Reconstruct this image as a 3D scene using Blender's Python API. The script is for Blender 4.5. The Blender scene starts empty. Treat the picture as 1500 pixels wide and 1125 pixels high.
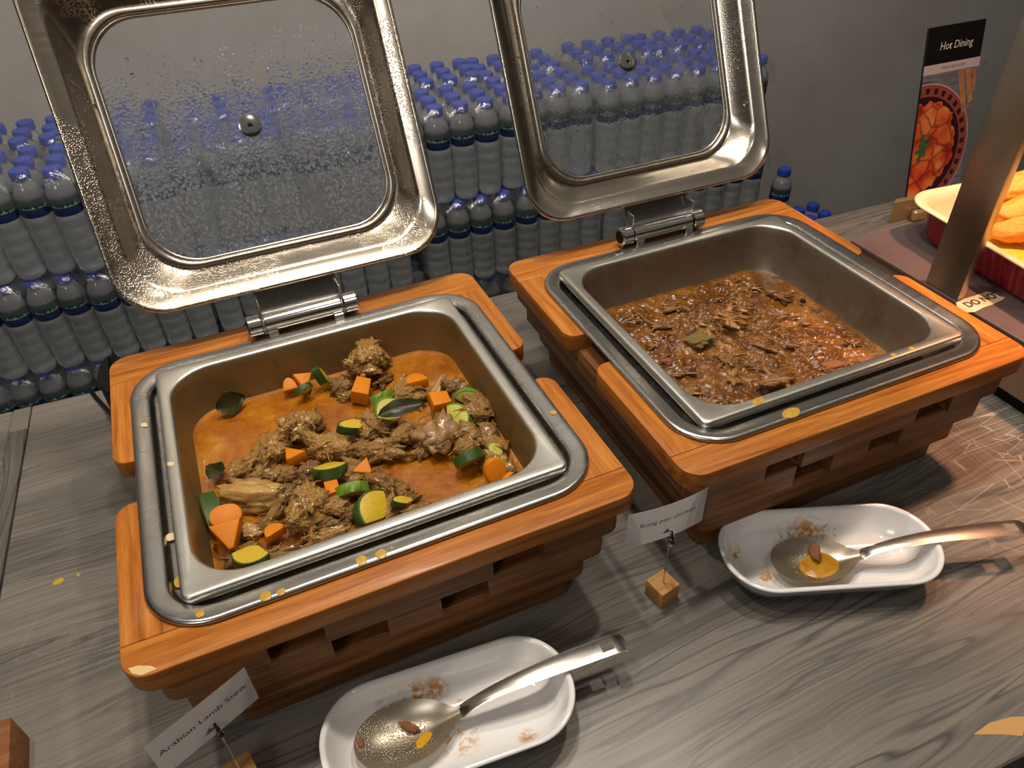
import bpy, bmesh, math, random
from mathutils import Vector, Matrix, noise as mn
from math import sin, cos, pi, radians as rad

S = bpy.context.scene
COL = S.collection

# ------------------------------------------------------------------ camera, world, lights, exposure
cam_d = bpy.data.cameras.new('camera'); cam = bpy.data.objects.new('camera', cam_d); COL.objects.link(cam)
RC = [[0.91309, 0.2802, -0.29625], [-0.40641, 0.56626, -0.71706], [-0.03316, 0.77514, 0.63092]]
M = Matrix(RC).to_4x4(); M.translation = Vector((-0.0625, -0.6182, 0.52))
cam.matrix_world = M
cam_d.sensor_fit = 'HORIZONTAL'; cam_d.sensor_width = 36; cam_d.lens = 26.3466
cam_d.clip_start = 0.02; cam_d.clip_end = 50
S.camera = cam

w = bpy.data.worlds.new('world'); S.world = w; w.use_nodes = True
bg = w.node_tree.nodes['Background']; bg.inputs[0].default_value = (1.0, 0.92, 0.82, 1); bg.inputs[1].default_value = 0.12

def area(name, loc, target, size, power, color, shape='DISK', size_y=None):
    d = bpy.data.lights.new(name, 'AREA'); d.energy = power; d.color = color; d.shape = shape; d.size = size
    if size_y: d.size_y = size_y
    o = bpy.data.objects.new(name, d); COL.objects.link(o); o.location = loc
    o.rotation_euler = (Vector(target) - Vector(loc)).to_track_quat('-Z', 'Y').to_euler()
    return o
WARM = (1.0, 0.885, 0.75)
area('ceiling_lamp', (-0.55, 0.05, 1.75), (-0.45, 0.0, 0), 0.08, 9.0, WARM)
area('ceiling_lamp.001', (0.10, 0.10, 1.75), (0.10, 0.0, 0), 0.08, 11.2, WARM)
area('ceiling_lamp.002', (0.75, 0.10, 1.75), (0.6, 0.0, 0), 0.08, 10.5, WARM)
area('ceiling_lamp.003', (0.30, -0.95, 1.75), (0.3, -0.4, 0), 0.16, 2.4, WARM)
area('ceiling_lamp.004', (0.25, 0.50, 1.75), (0.25, 0.80, -.2), 0.10, 12, (1.0, 0.92, 0.82))
area('front_fill', (-1.55, -1.6, 1.65), (0.2, 0.2, 0), 0.9, 10.0, (1.0, 0.95, 0.90), 'RECTANGLE', 0.5)  # soft fill added out of view to brighten cards and stand fronts
sp = bpy.data.lights.new('heat_lamp', 'SPOT'); sp.energy = 66; sp.color = (1.0, 0.46, 0.24); sp.spot_size = rad(64); sp.spot_blend = 0.75; sp.shadow_soft_size = 0.035
so = bpy.data.objects.new('heat_lamp', sp); COL.objects.link(so); so.location = (1.03, -0.12, 0.80)
so.rotation_euler = (Vector((1.00, -0.16, -0.1)) - Vector(so.location)).to_track_quat('-Z', 'Y').to_euler()

S.view_settings.view_transform = 'Standard'; S.view_settings.look = 'None'
S.view_settings.gamma = 1.0; S.view_settings.use_curve_mapping = False
S.view_settings.exposure = 0.0

# ------------------------------------------------------------------ helpers
def tag(o, label=None, cat=None, group=None, kind=None):
    if label: o['label'] = label
    if cat: o['category'] = cat
    if group: o['group'] = group
    if kind: o['kind'] = kind
    return o

def link(name, me, parent=None, loc=(0, 0, 0), rot=(0, 0, 0), scale=(1, 1, 1)):
    o = bpy.data.objects.new(name, me); COL.objects.link(o)
    o.parent = parent; o.location = loc; o.rotation_euler = rot; o.scale = scale
    return o

def finish(me, mat, ang=35):
    if mat is not None:
        for m in (mat if isinstance(mat, (list, tuple)) else [mat]): me.materials.append(m)
    sm = [True] * len(me.polygons)
    at = me.attributes.get('flat')
    if at: sm = [d.value == 0 for d in at.data]; me.attributes.remove(at)
    me.polygons.foreach_set('use_smooth', sm)
    if ang < 180: me.set_sharp_from_angle(angle=rad(ang))
    me.update()
    return me

def mk(name, bm, mat, parent=None, loc=(0, 0, 0), rot=(0, 0, 0), ang=35):
    bmesh.ops.recalc_face_normals(bm, faces=bm.faces)
    me = bpy.data.meshes.new(name); bm.to_mesh(me); bm.free(); finish(me, mat, ang)
    return link(name, me, parent, loc, rot)

def empty(name, loc=(0, 0, 0), rotz=0, rot=None):
    o = bpy.data.objects.new(name, None); COL.objects.link(o); o.empty_display_size = 0.05
    o.location = loc; o.rotation_euler = rot if rot else (0, 0, rotz)
    return o

def bx(bm, x0, x1, y0, y1, z0, z1, bev=0.0, seg=2):
    b = bmesh.new()
    bmesh.ops.create_cube(b, size=1)
    for v in b.verts:
        v.co = Vector((x0 + (v.co.x + .5) * (x1 - x0), y0 + (v.co.y + .5) * (y1 - y0), z0 + (v.co.z + .5) * (z1 - z0)))
    if bev: bmesh.ops.bevel(b, geom=list(b.edges), offset=bev, segments=seg, affect='EDGES', profile=.5)
    mark_flat(b); join(bm, b)

def mark_flat(b, ngon=False):
    b.normal_update(); l = b.faces.layers.int.new('flat')
    for f in b.faces:
        if (ngon and len(f.verts) > 4) or (max(abs(c) for c in f.normal) > .9995): f[l] = 1

def join(bm, b):
    me = bpy.data.meshes.new('tmp'); b.to_mesh(me); b.free(); bm.from_mesh(me); bpy.data.meshes.remove(me)

def prism(bm, pts, z0, z1, bev=0.0, seg=2):
    b = bmesh.new()
    lo = [b.verts.new((p[0], p[1], z0)) for p in pts]; hi = [b.verts.new((p[0], p[1], z1)) for p in pts]
    n = len(pts)
    b.faces.new(lo[::-1]); top = b.faces.new(hi)
    for i in range(n): b.faces.new((lo[i], lo[(i + 1) % n], hi[(i + 1) % n], hi[i]))
    bmesh.ops.recalc_face_normals(b, faces=b.faces)
    if bev:
        es = [e for e in b.edges if abs(e.verts[0].co.z - e.verts[1].co.z) < 1e-7]
        bmesh.ops.bevel(b, geom=es, offset=bev, segments=seg, affect='EDGES', profile=.5)
    mark_flat(b, True); join(bm, b)

def tube(bm, pts, r, n=10, cap=True):
    rings = []
    P = [Vector(p) for p in pts]
    up = Vector((0, 0, 1))
    for i, p in enumerate(P):
        t = (P[min(i + 1, len(P) - 1)] - P[max(i - 1, 0)]).normalized()
        a = t.cross(up)
        if a.length < 1e-3: a = t.cross(Vector((1, 0, 0)))
        a.normalize(); b = t.cross(a)
        rr = r[i] if isinstance(r, (list, tuple)) else r
        rings.append([bm.verts.new(p + a * rr * cos(2 * pi * k / n) + b * rr * sin(2 * pi * k / n)) for k in range(n)])
    for A, B in zip(rings, rings[1:]):
        for k in range(n): bm.faces.new((A[k], A[(k + 1) % n], B[(k + 1) % n], B[k]))
    if cap: bm.faces.new(rings[0][::-1]); bm.faces.new(rings[-1])

def rr_loop(hx, hy, r, seg=8, cx=0, cy=0):
    r = max(min(r, hx - 1e-4, hy - 1e-4), 0.0005); out = []
    for (sx, sy, a0) in ((1, 1, 0), (-1, 1, 90), (-1, -1, 180), (1, -1, 270)):
        for k in range(seg + 1):
            a = rad(a0 + 90 * k / seg)
            out.append((cx + sx * (hx - r) + r * cos(a), cy + sy * (hy - r) + r * sin(a)))
    return out

def sweep(bm, hx, hy, r, prof, seg=8, closed=False, cap=False, cx=0, cy=0, rmin=0.003, rf=None, ef=None):
    """loft rounded rectangles: prof = [(inset, z)] ; rf(inset) gives the corner radius"""
    loops = []
    for d, z in prof:
        rad_ = rf(d) if rf else max(r - d, rmin)
        e = ef(d) if ef else 0.0
        loops.append([bm.verts.new((x, y, z)) for x, y in rr_loop(hx - d, hy - d - e, rad_, seg, cx, cy - e)])
    n = len(loops[0]); pairs = list(zip(loops, loops[1:]))
    if closed: pairs.append((loops[-1], loops[0]))
    for A, B in pairs:
        for k in range(n): bm.faces.new((A[k], A[(k + 1) % n], B[(k + 1) % n], B[k]))
    if cap: bm.faces.new(loops[-1])
    return loops

def lathe(bm, prof, n=16, cap0=True, cap1=True):
    rings = [[bm.verts.new((r * cos(2 * pi * k / n), r * sin(2 * pi * k / n), z)) for k in range(n)] for r, z in prof]
    for A, B in zip(rings, rings[1:]):
        for k in range(n): bm.faces.new((A[k], A[(k + 1) % n], B[(k + 1) % n], B[k]))
    if cap0: bm.faces.new(rings[0][::-1])
    if cap1: bm.faces.new(rings[-1])

ORD = ['zeroth', 'first', 'second', 'third', 'fourth', 'fifth', 'sixth', 'seventh', 'eighth', 'ninth', 'tenth', 'eleventh', 'twelfth', 'thirteenth', 'fourteenth', 'fifteenth', 'sixteenth']

# ------------------------------------------------------------------ materials
class NT:
    def __init__(s, name):
        s.m = bpy.data.materials.new(name); s.m.use_nodes = True; s.t = s.m.node_tree; s.t.nodes.clear()
        s.out = s.t.nodes.new('ShaderNodeOutputMaterial')
    def n(s, typ, ins=None, **props):
        nd = s.t.nodes.new('ShaderNode' + typ)
        for k, v in props.items(): setattr(nd, k, v)
        for k, v in (ins or {}).items():
            i = nd.inputs[k]
            if isinstance(v, bpy.types.NodeSocket): s.t.links.new(v, i)
            else: i.default_value = v
        return nd
    def math(s, op, a, b=0.0, c=0.0, clamp=False):
        nd = s.n('Math', {0: a, 1: b, 2: c}, operation=op); nd.use_clamp = clamp
        return nd.outputs[0]
    def coord(s, scale=(1, 1, 1), loc=(0, 0, 0), rot=(0, 0, 0), kind='Object'):
        tc = s.n('TexCoord')
        mp = s.n('Mapping', {'Vector': tc.outputs[kind], 'Scale': scale, 'Location': loc, 'Rotation': rot})
        return mp.outputs[0]
    def noise(s, vec, scale=5.0, detail=4.0, rough=.5, dist=0.0):
        return s.n('TexNoise', {'Vector': vec, 'Scale': scale, 'Detail': detail, 'Roughness': rough, 'Distortion': dist}).outputs['Fac']
    def ramp(s, fac, stops, interp='LINEAR'):
        nd = s.n('ValToRGB', {'Fac': fac}); cr = nd.color_ramp; cr.interpolation = interp
        while len(cr.elements) < len(stops): cr.elements.new(0.5)
        for e, (p, c) in zip(cr.elements, stops):
            e.position = p; e.color = (c[0], c[1], c[2], 1) if isinstance(c, (tuple, list)) else (c, c, c, 1)
        return nd.outputs['Color']
    def mix(s, fac, a, b, blend='MIX'):
        nd = s.n('Mix', data_type='RGBA', blend_type=blend)
        for sock, v in ((nd.inputs[0], fac), (nd.inputs[6], a), (nd.inputs[7], b)):
            if isinstance(v, bpy.types.NodeSocket): s.t.links.new(v, sock)
            else: sock.default_value = v if not isinstance(v, (tuple, list)) else (v[0], v[1], v[2], 1)
        return nd.outputs[2]
    def bump(s, h, strength=.3, dist=.002, nrm=None):
        ins = {'Height': h, 'Strength': strength, 'Distance': dist}
        if nrm is not None: ins['Normal'] = nrm
        return s.n('Bump', ins).outputs[0]
    def bsdf(s, **k):
        ins = {}
        for a, v in k.items():
            key = {'base': 'Base Color', 'rough': 'Roughness', 'metal': 'Metallic', 'nrm': 'Normal', 'ior': 'IOR', 'trans': 'Transmission Weight',
                   'coat': 'Coat Weight', 'coatr': 'Coat Roughness', 'alpha': 'Alpha', 'spec': 'Specular IOR Level', 'sss': 'Subsurface Weight',
                   'sssr': 'Subsurface Radius', 'ssss': 'Subsurface Scale', 'emis': 'Emission Color', 'emiss': 'Emission Strength'}[a]
            if key in ('Base Color', 'Emission Color') and isinstance(v, (tuple, list)): v = (v[0], v[1], v[2], 1)
            ins[key] = v
        return s.n('BsdfPrincipled', ins)
    def done(s, sh):
        s.t.links.new(sh.outputs[0] if hasattr(sh, 'outputs') else sh, s.out.inputs['Surface']); return s.m

def plain(name, base, rough=.5, metal=0, **k):
    t = NT(name); return t.done(t.bsdf(base=base, rough=rough, metal=metal, **k))

def mat_wood(name, axis, c0, c1, c2, rough=.32, var0=.86):
    t = NT(name)
    sc = (6, 110, 110) if axis == 'x' else (110, 6, 110)
    oi = t.n('ObjectInfo')
    v = t.coord(sc)
    v = t.n('VectorMath', {0: v, 1: t.n('CombineXYZ', {0: t.math('MULTIPLY', oi.outputs['Random'], 19.0), 1: t.math('MULTIPLY', oi.outputs['Random'], 7.0), 2: 0.0}).outputs[0]}, operation='ADD').outputs[0]
    a = t.noise(v, 1.0, 5, .55, .6)
    b = t.noise(v, 4.0, 3, .6, .2)
    f = t.math('MULTIPLY_ADD', b, .30, t.math('MULTIPLY', a, .75))
    col = t.ramp(f, [(.34, c0), (.50, c1), (.66, c2)])
    kn = t.noise(t.coord((14, 14, 14)), 1.0, 2, .5)
    col = t.mix(1.0, col, t.ramp(oi.outputs['Random'], [(0.0, var0), (1.0, 1.0)]), 'MULTIPLY')
    col = t.mix(t.ramp(kn, [(.66, 0.0), (.74, .55)]), col, (c0[0] * .45, c0[1] * .4, c0[2] * .5))
    return t.done(t.bsdf(base=col, rough=t.math('MULTIPLY_ADD', a, .15, rough), nrm=t.bump(f, .12, .0005), spec=.22, coat=.05, coatr=.15))

WA, WB, WC = (.21, .056, .007), (.39, .124, .016), (.51, .195, .033)
M_wx = mat_wood('varnished_wood_grain_across', 'x', WA, WB, WC)
M_wy = mat_wood('varnished_wood_grain_along', 'y', WA, WB, WC)
SA, SB, SC = (.12, .040, .011), (.22, .085, .028), (.32, .145, .058)
M_sx = mat_wood('slat_wood_grain_across', 'x', SA, SB, SC, .38, .55)
M_sy = mat_wood('slat_wood_grain_along', 'y', SA, SB, SC, .38, .6)
M_cube = mat_wood('pale_block_wood', 'x', (.36, .17, .05), (.50, .26, .085), (.58, .33, .12), .5)
M_cubed = mat_wood('dark_block_wood', 'x', (.17, .06, .018), (.23, .085, .027), (.30, .12, .04), .5)

def mat_counter(name, axis='x', tint=1.0):
    t = NT(name)
    co = t.coord((1, 1, 1), rot=(0, 0, rad(-5))) if axis == 'x' else t.coord((1, 1, 1), rot=(0, 0, rad(90)))
    warp = t.n('TexNoise', {'Vector': t.n('VectorMath', {0: co, 1: (2.4, 5.0, 1)}, operation='MULTIPLY').outputs[0], 'Scale': 1.0, 'Detail': 2.5, 'Roughness': .5})
    wv = t.n('VectorMath', {0: warp.outputs['Color'], 1: (.5, .5, .5)}, operation='SUBTRACT').outputs[0]
    wv = t.n('VectorMath', {0: wv, 1: (0.0, .075, 0.0)}, operation='MULTIPLY').outputs[0]
    p = t.n('VectorMath', {0: co, 1: wv}, operation='ADD').outputs[0]
    sc_ = lambda x, y, o=0.0: t.n('VectorMath', {0: p, 1: (x, y, 1), 2: (o, o, o)}, operation='MULTIPLY_ADD').outputs[0]
    broad = t.noise(sc_(1.2, 11), 1.0, 3, .5)
    a = t.noise(sc_(2.0, 34, 3.1), 1.0, 1.2, .5); b = t.noise(sc_(3.2, 75, 7.7), 1.0, 1.2, .5); fine = t.noise(sc_(4.5, 240), 1.0, 4, .6)
    f = t.math('MULTIPLY_ADD', fine, .35, t.math('MULTIPLY', broad, .65))
    col = t.ramp(f, [(.36, (.078 * tint, .073 * tint, .066 * tint)), (.46, (.135 * tint, .124 * tint, .108 * tint)), (.56, (.195 * tint, .175 * tint, .150 * tint)), (.68, (.245 * tint, .218 * tint, .186 * tint))])
    def iso(n, lv, w_): return t.math('SUBTRACT', 1.0, t.math('DIVIDE', t.math('ABSOLUTE', t.math('SUBTRACT', n, lv)), w_), clamp=True)
    l1 = t.math('MAXIMUM', t.math('MAXIMUM', iso(a, .42, .022), iso(a, .53, .016)), t.math('MULTIPLY', iso(a, .62, .03), .8))
    l2 = t.math('MAXIMUM', iso(b, .45, .030), iso(b, .58, .030))
    gate = t.ramp(t.noise(sc_(1.6, 9, 11.0), 1.0, 2, .5), [(.44, 0.02), (.62, .95)]); gate2 = t.ramp(t.noise(sc_(2.6, 16, 5.0), 1.0, 2, .5), [(.48, 0.0), (.62, .75)])
    l = t.math('MAXIMUM', t.math('MULTIPLY', l1, gate), t.math('MULTIPLY', l2, gate2))
    l = t.math('MULTIPLY', l, t.math('MULTIPLY_ADD', fine, .9, .45), clamp=True)
    col = t.mix(l, col, (.040 * tint, .040 * tint, .041 * tint))
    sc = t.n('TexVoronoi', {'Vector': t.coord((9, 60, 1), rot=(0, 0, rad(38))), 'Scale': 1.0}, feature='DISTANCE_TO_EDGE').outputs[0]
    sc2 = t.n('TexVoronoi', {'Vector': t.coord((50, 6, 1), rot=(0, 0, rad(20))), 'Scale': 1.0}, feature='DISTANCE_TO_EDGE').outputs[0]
    wear_glint = t.ramp(t.noise(t.coord((4, 4, 4)), 1.0, 3, .6), [(.5, 0.0), (.7, 1.0)])
    worn = t.math('SUBTRACT', 1.25, t.math('DIVIDE', t.n('VectorMath', {0: t.n('TexCoord').outputs['Object'], 1: (.52, -.60, 0)}, operation='DISTANCE').outputs['Value'], .20), clamp=True)  # counter scratches, thickened in the heat lamp's pool to paint in its glints
    wear_glint = t.math('MAXIMUM', wear_glint, t.math('MULTIPLY', worn, 2.2))
    s_ = t.math('MULTIPLY', t.math('MAXIMUM', t.math('LESS_THAN', sc, .010), t.math('LESS_THAN', sc2, .008)), wear_glint)
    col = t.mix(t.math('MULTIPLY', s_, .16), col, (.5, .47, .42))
    return t.done(t.bsdf(base=col, rough=t.math('MULTIPLY_ADD', s_, .12, .30), nrm=t.bump(t.math('MULTIPLY', s_, -.5), .25, .0004), spec=.36))
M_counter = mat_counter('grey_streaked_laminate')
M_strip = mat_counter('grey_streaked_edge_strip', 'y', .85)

def mat_wall():
    t = NT('grey_painted_wall'); v = t.coord()
    a = t.noise(v, 2.2, 4, .6); b = t.noise(v, 14, 4, .6)
    col = t.ramp(t.math('MULTIPLY_ADD', b, .3, t.math('MULTIPLY', a, .7)), [(.32, (.33, .31, .285)), (.55, (.39, .375, .355)), (.72, (.43, .415, .395))])
    sp_ = t.ramp(t.noise(v, 38, 1, .4), [(.74, 0.0), (.80, .45)])
    col = t.mix(sp_, col, (.10, .09, .08))
    return t.done(t.bsdf(base=col, rough=.75, nrm=t.bump(b, .08, .004)))
M_wall = mat_wall()
M_floor = plain('dark_floor', (.05, .042, .035), .6)

def mat_steel(name, base, rough, stain=None, drops=0.0, brush=True, stain_c=(.10, .045, .012)):
    t = NT(name); v = t.coord()
    b = t.noise(t.coord((3, 160, 40)), 1.0, 3, .6)
    s_ = t.noise(v, 9.0, 4, .65)
    col = t.mix(t.ramp(s_, [(.35, 0.0), (.75, .35)]), base, (base[0] * .7, base[1] * .68, base[2] * .62))
    r = t.math('MULTIPLY_ADD', b, .12, rough)
    h = t.math('MULTIPLY', b, .12 if brush else 0.02)
    nrm = t.bump(h, .12, .0003); metal = 1.0
    if drops:
        vo = t.n('TexVoronoi', {'Vector': v, 'Scale': 480.0, 'Randomness': 1.0})
        dome = t.ramp(vo.outputs['Distance'], [(0.0, 1.0), (.30, .75), (.48, 0.0)])
        msk = t.ramp(t.noise(t.coord((1, .7, 1)), 11, 3, .6, .5), [(.46, 0.0), (.56, 1.0)])
        nrm = t.bump(t.math('MULTIPLY', dome, msk), drops, .0009, nrm)
    if stain:
        st = t.noise(v, 7.0, 5, .7, .3); sp2 = t.noise(v, 70, 3, .6)
        k = t.math('MAXIMUM', t.ramp(st, [(.34, 0.1), (.60, stain)]), t.ramp(sp2, [(.62, 0.0), (.70, stain)]))
        col = t.mix(k, col, stain_c); metal = t.math('SUBTRACT', 1.0, t.math('MULTIPLY', k, .75)); r = t.math('MULTIPLY_ADD', k, .12, r)
    return t.done(t.bsdf(base=col, rough=r, metal=metal, nrm=nrm))
M_steel = mat_steel('brushed_steel', (.44, .435, .42), .20)
M_rim = mat_steel('dull_pan_steel', (.60, .59, .54), .30)
M_pan1 = mat_steel('curry_stained_steel', (.33, .25, .12), .36, .95, stain_c=(.15, .075, .012))
M_pan2 = mat_steel('gravy_stained_steel', (.33, .29, .23), .34, .85, stain_c=(.075, .036, .012))
M_lid1 = mat_steel('wet_lid_steel', (.60, .53, .44), .17, drops=.4)
M_lid2 = mat_steel('lid_steel_with_few_drops', (.60, .55, .47), .16, drops=.12)
M_chrome = mat_steel('chrome', (.68, .67, .66), .09, brush=False)
M_post = mat_steel('satin_steel_post', (.42, .37, .30), .30)
M_spoon = mat_steel('worn_spoon_steel', (.50, .48, .45), .20)
M_bowl = mat_steel('sauce_filmed_spoon_steel', (.72, .68, .58), .24, .25, drops=.5, stain_c=(.45, .27, .06))
M_black = plain('black_plastic', (.006, .006, .006), .55, spec=.15)
M_dark = plain('dark_gap', (.02, .014, .01), .8)
M_gasket = mat_steel('lid_gasket_bead', (.50, .46, .40), .22)

def mat_glass(name, amp, fog, drip):
    t = NT(name)
    v = t.coord((1, 1, 1))
    vo = t.n('TexVoronoi', {'Vector': v, 'Scale': 230.0})
    dome = t.ramp(vo.outputs['Distance'], [(0.0, 1.0), (.35, .6), (.5, 0.0)])
    low = t.n('SeparateXYZ', {0: t.n('TexCoord').outputs['Object']}).outputs[1]
    band = t.n('MapRange', {0: low, 1: .30, 2: .10, 3: 0.0, 4: 1.0}).outputs[0]
    dr = t.noise(t.coord((70, 9, 1)), 1.0, 4, .65, .8)
    ms = t.math('MULTIPLY', t.ramp(t.noise(t.coord((40, 7, 1)), 1.0, 3, .6), [(.38, 0.0), (.52, 1.0)]), band)
    h = t.math('ADD', t.math('MULTIPLY', dome, ms), t.math('MULTIPLY', t.math('MULTIPLY', dr, drip), band))
    nrm = t.bump(h, amp, .0022)
    g = t.n('BsdfGlass', {'Color': (.96, .97, .97, 1), 'Roughness': .015, 'IOR': 1.45, 'Normal': nrm})
    d = t.n('BsdfDiffuse', {'Color': (.40, .42, .44, 1)})
    f = t.math('MULTIPLY', t.math('MULTIPLY_ADD', t.math('MULTIPLY', ms, dome), .8, .25), fog)
    mx = t.n('MixShader', {0: t.math('MULTIPLY', f, t.math('MULTIPLY_ADD', band, .85, .15)), 1: g.outputs[0], 2: d.outputs[0]})
    return t.done(mx)
M_glass1 = mat_glass('steamed_lid_glass', .42, .32, 1.3)
M_glass2 = mat_glass('clear_lid_glass', .02, .10, .10)
def mat_water():
    t = NT('water_drop'); return t.done(t.n('BsdfGlass', {'Color': (1, 1, 1, 1), 'Roughness': 0.0, 'IOR': 1.33}))
M_drop = mat_water()

def mat_bottle():
    t = NT('clear_plastic_bottle')
    g = t.bsdf(base=(.93, .96, .97), rough=.07, trans=.86, ior=1.28, spec=.6, coat=1.0, coatr=.05)
    d = t.n('BsdfTranslucent', {'Color': (.84, .88, .92, 1)})
    m1 = t.n('MixShader', {0: .17, 1: g.outputs[0], 2: d.outputs[0]})
    return t.done(m1)
M_bottle = mat_bottle()
M_cap = plain('blue_cap', (.018, .050, .36), .32)
def mat_label():
    t = NT('bottle_label'); tc = t.n('TexCoord').outputs['Object']
    s_ = t.n('SeparateXYZ', {0: tc}); z = s_.outputs[2]
    a = t.n('Math', {0: s_.outputs[1], 1: s_.outputs[0]}, operation='ARCTAN2').outputs[0]
    nv = t.n('CombineXYZ', {0: t.math('MULTIPLY', a, 1.2), 1: 0.0, 2: 0.0}).outputs[0]
    ridge = t.math('MULTIPLY_ADD', t.noise(nv, 2.6, 3, .6), .030, .124)
    green = t.math('GREATER_THAN', z, .134); navy = (.016, .032, .11)
    snow = t.math('MULTIPLY', t.math('LESS_THAN', z, ridge), t.math('GREATER_THAN', z, .137))
    col = t.mix(green, navy, (.018, .045, .045))
    col = t.mix(t.math('MULTIPLY', snow, .75), col, (.36, .40, .40))
    col = t.mix(t.math('GREATER_THAN', z, .152), col, (.02, .03, .04))
    return t.done(t.bsdf(base=col, rough=.28))
M_label = mat_label()
def mat_film():
    t = NT('clear_shrink_film'); v = t.coord()
    nrm = t.bump(t.noise(v, 28, 4, .6, .6), .5, .01)
    tr = t.n('BsdfTransparent', {'Color': (.97, .97, .98, 1)})
    gl = t.n('BsdfGlossy', {'Color': (.9, .9, .9, 1), 'Roughness': .18, 'Normal': nrm})
    df = t.n('BsdfTranslucent', {'Color': (.75, .76, .80, 1)})
    df2 = t.n('BsdfDiffuse', {'Color': (.75, .76, .80, 1)})
    a = t.n('MixShader', {0: .5, 1: df.outputs[0], 2: df2.outputs[0]})
    b = t.n('MixShader', {0: .06, 1: tr.outputs[0], 2: a.outputs[0]})
    c = t.n('MixShader', {0: .07, 1: b.outputs[0], 2: gl.outputs[0]})
    return t.done(c)
M_film = mat_film()

def mat_food(name, stops, scale, rough, bump_s=.5, bump_d=.002, bscale=90, spec=.6, stretch=(1, 1, 1), sss=0.0, coat=0.0):
    spec = min(spec, .45); t = NT(name); oi = t.n('ObjectInfo').outputs['Random']
    off = t.n('CombineXYZ', {0: t.math('MULTIPLY', oi, 5.0), 1: oi, 2: 0.0}).outputs[0]
    v = t.n('VectorMath', {0: t.coord(stretch), 1: off}, operation='ADD').outputs[0]
    a = t.noise(v, scale, 5, .62, .5); b = t.noise(v, bscale, 4, .6, .3)
    col = t.ramp(t.math('MULTIPLY_ADD', b, .35, t.math('MULTIPLY', a, .65)), stops)
    if coat: col = t.mix(1.0, col, t.ramp(oi, [(0.0, (.62, .56, .50)), (.5, (1, 1, 1)), (1.0, (1.2, 1.2, 1.15))]), 'MULTIPLY')
    return t.done(t.bsdf(base=col, rough=rough, spec=spec, nrm=t.bump(b, bump_s, bump_d), coat=coat, coatr=.12))
M_meat = mat_food('braised_lamb', [(.36, (.050, .018, .003)), (.44, (.25, .105, .016)), (.51, (.45, .225, .042)), (.60, (.68, .42, .13))], 60, .34, .8, .0022, 210, coat=.55)
M_pale = mat_food('pale_braised_fat', [(.34, (.24, .12, .025)), (.52, (.42, .24, .065)), (.70, (.58, .37, .13))], 35, .35, .4, .0012, 200, coat=.5)
M_greyMeat = mat_food('grey_brown_meat', [(.34, (.07, .032, .010)), (.50, (.23, .115, .036)), (.70, (.44, .26, .095))], 40, .32, .4, .0012, 240, coat=.6, stretch=(1, 3, 1))
M_chick = mat_food('gravy_coated_shreds', [(.33, (.10, .038, .005)), (.48, (.24, .098, .017)), (.68, (.46, .23, .06))], 45, .3, .4, .0012, 240, coat=.6)
M_pink = mat_food('pinkish_shreds', [(.33, (.20, .06, .02)), (.55, (.42, .17, .07)), (.72, (.55, .30, .13))], 45, .25, .6, .003, 150)
M_olive = mat_food('olive_coated_chunk', [(.33, (.10, .065, .015)), (.55, (.28, .19, .055)), (.72, (.42, .32, .12))], 40, .28, .6, .003, 120)
M_carrot = mat_food('carrot', [(.3, (.48, .12, .004)), (.55, (.60, .19, .006)), (.75, (.68, .26, .015))], 25, .42, .15, .0006, 120, spec=.18)
M_flesh = mat_food('courgette_flesh', [(.3, (.30, .26, .03)), (.55, (.46, .44, .08)), (.75, (.58, .57, .16))], 30, .28, .2, .001, 90)
M_fleshy = mat_food('yellow_courgette_flesh', [(.3, (.36, .22, .01)), (.55, (.55, .38, .025)), (.75, (.62, .48, .06))], 30, .26, .2, .001, 90)
M_skin = mat_food('courgette_skin', [(.35, (.012, .030, .006)), (.55, (.035, .085, .012)), (.75, (.10, .19, .02))], 60, .22, .3, .001, 160)
M_skinL = mat_food('light_courgette_skin', [(.35, (.07, .14, .012)), (.55, (.14, .25, .02)), (.75, (.26, .36, .04))], 60, .22, .3, .001, 160)
M_leaf = mat_food('bay_leaf', [(.35, (.028, .028, .008)), (.6, (.075, .07, .022)), (.75, (.12, .10, .04))], 40, .3, .4, .001, 80)
M_tan = mat_food('baked_wedge', [(.32, (.52, .17, .012)), (.52, (.72, .31, .035)), (.72, (.80, .45, .09))], 22, .35, .4, .002, 90)

def mat_sauce(name, stops, rough, flecks):
    t = NT(name); v = t.coord()
    a = t.noise(v, 16, 5, .6, .6); b = t.noise(v, 120, 4, .7); c = t.noise(v, 520, 3, .7)
    col = t.ramp(t.math('MULTIPLY_ADD', b, .30, t.math('MULTIPLY', a, .70)), stops)
    col = t.mix(t.ramp(c, [(.56, 0.0), (.70, flecks)]), col, (.10, .04, .006))
    h = t.math('MULTIPLY_ADD', c, .35, b)
    return t.done(t.bsdf(base=col, rough=rough, spec=.30, nrm=t.bump(h, .55, .0012), coat=.35, coatr=.1))
M_sauce1 = mat_sauce('orange_stew_sauce', [(.33, (.18, .040, .001)), (.45, (.29, .086, .002)), (.56, (.36, .130, .004)), (.68, (.45, .22, .020))], .30, .8)
M_sauce2 = mat_sauce('brown_gravy', [(.34, (.060, .018, .002)), (.45, (.135, .046, .004)), (.56, (.215, .086, .014)), (.68, (.38, .19, .05))], .16, .5)
M_drip = mat_food('dried_sauce_drop', [(.3, (.34, .18, .012)), (.6, (.52, .33, .05)), (.75, (.60, .45, .12))], 120, .3, .2, .0008, 300)
M_almond = plain('pale_sliver', (.62, .50, .28), .45)

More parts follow.
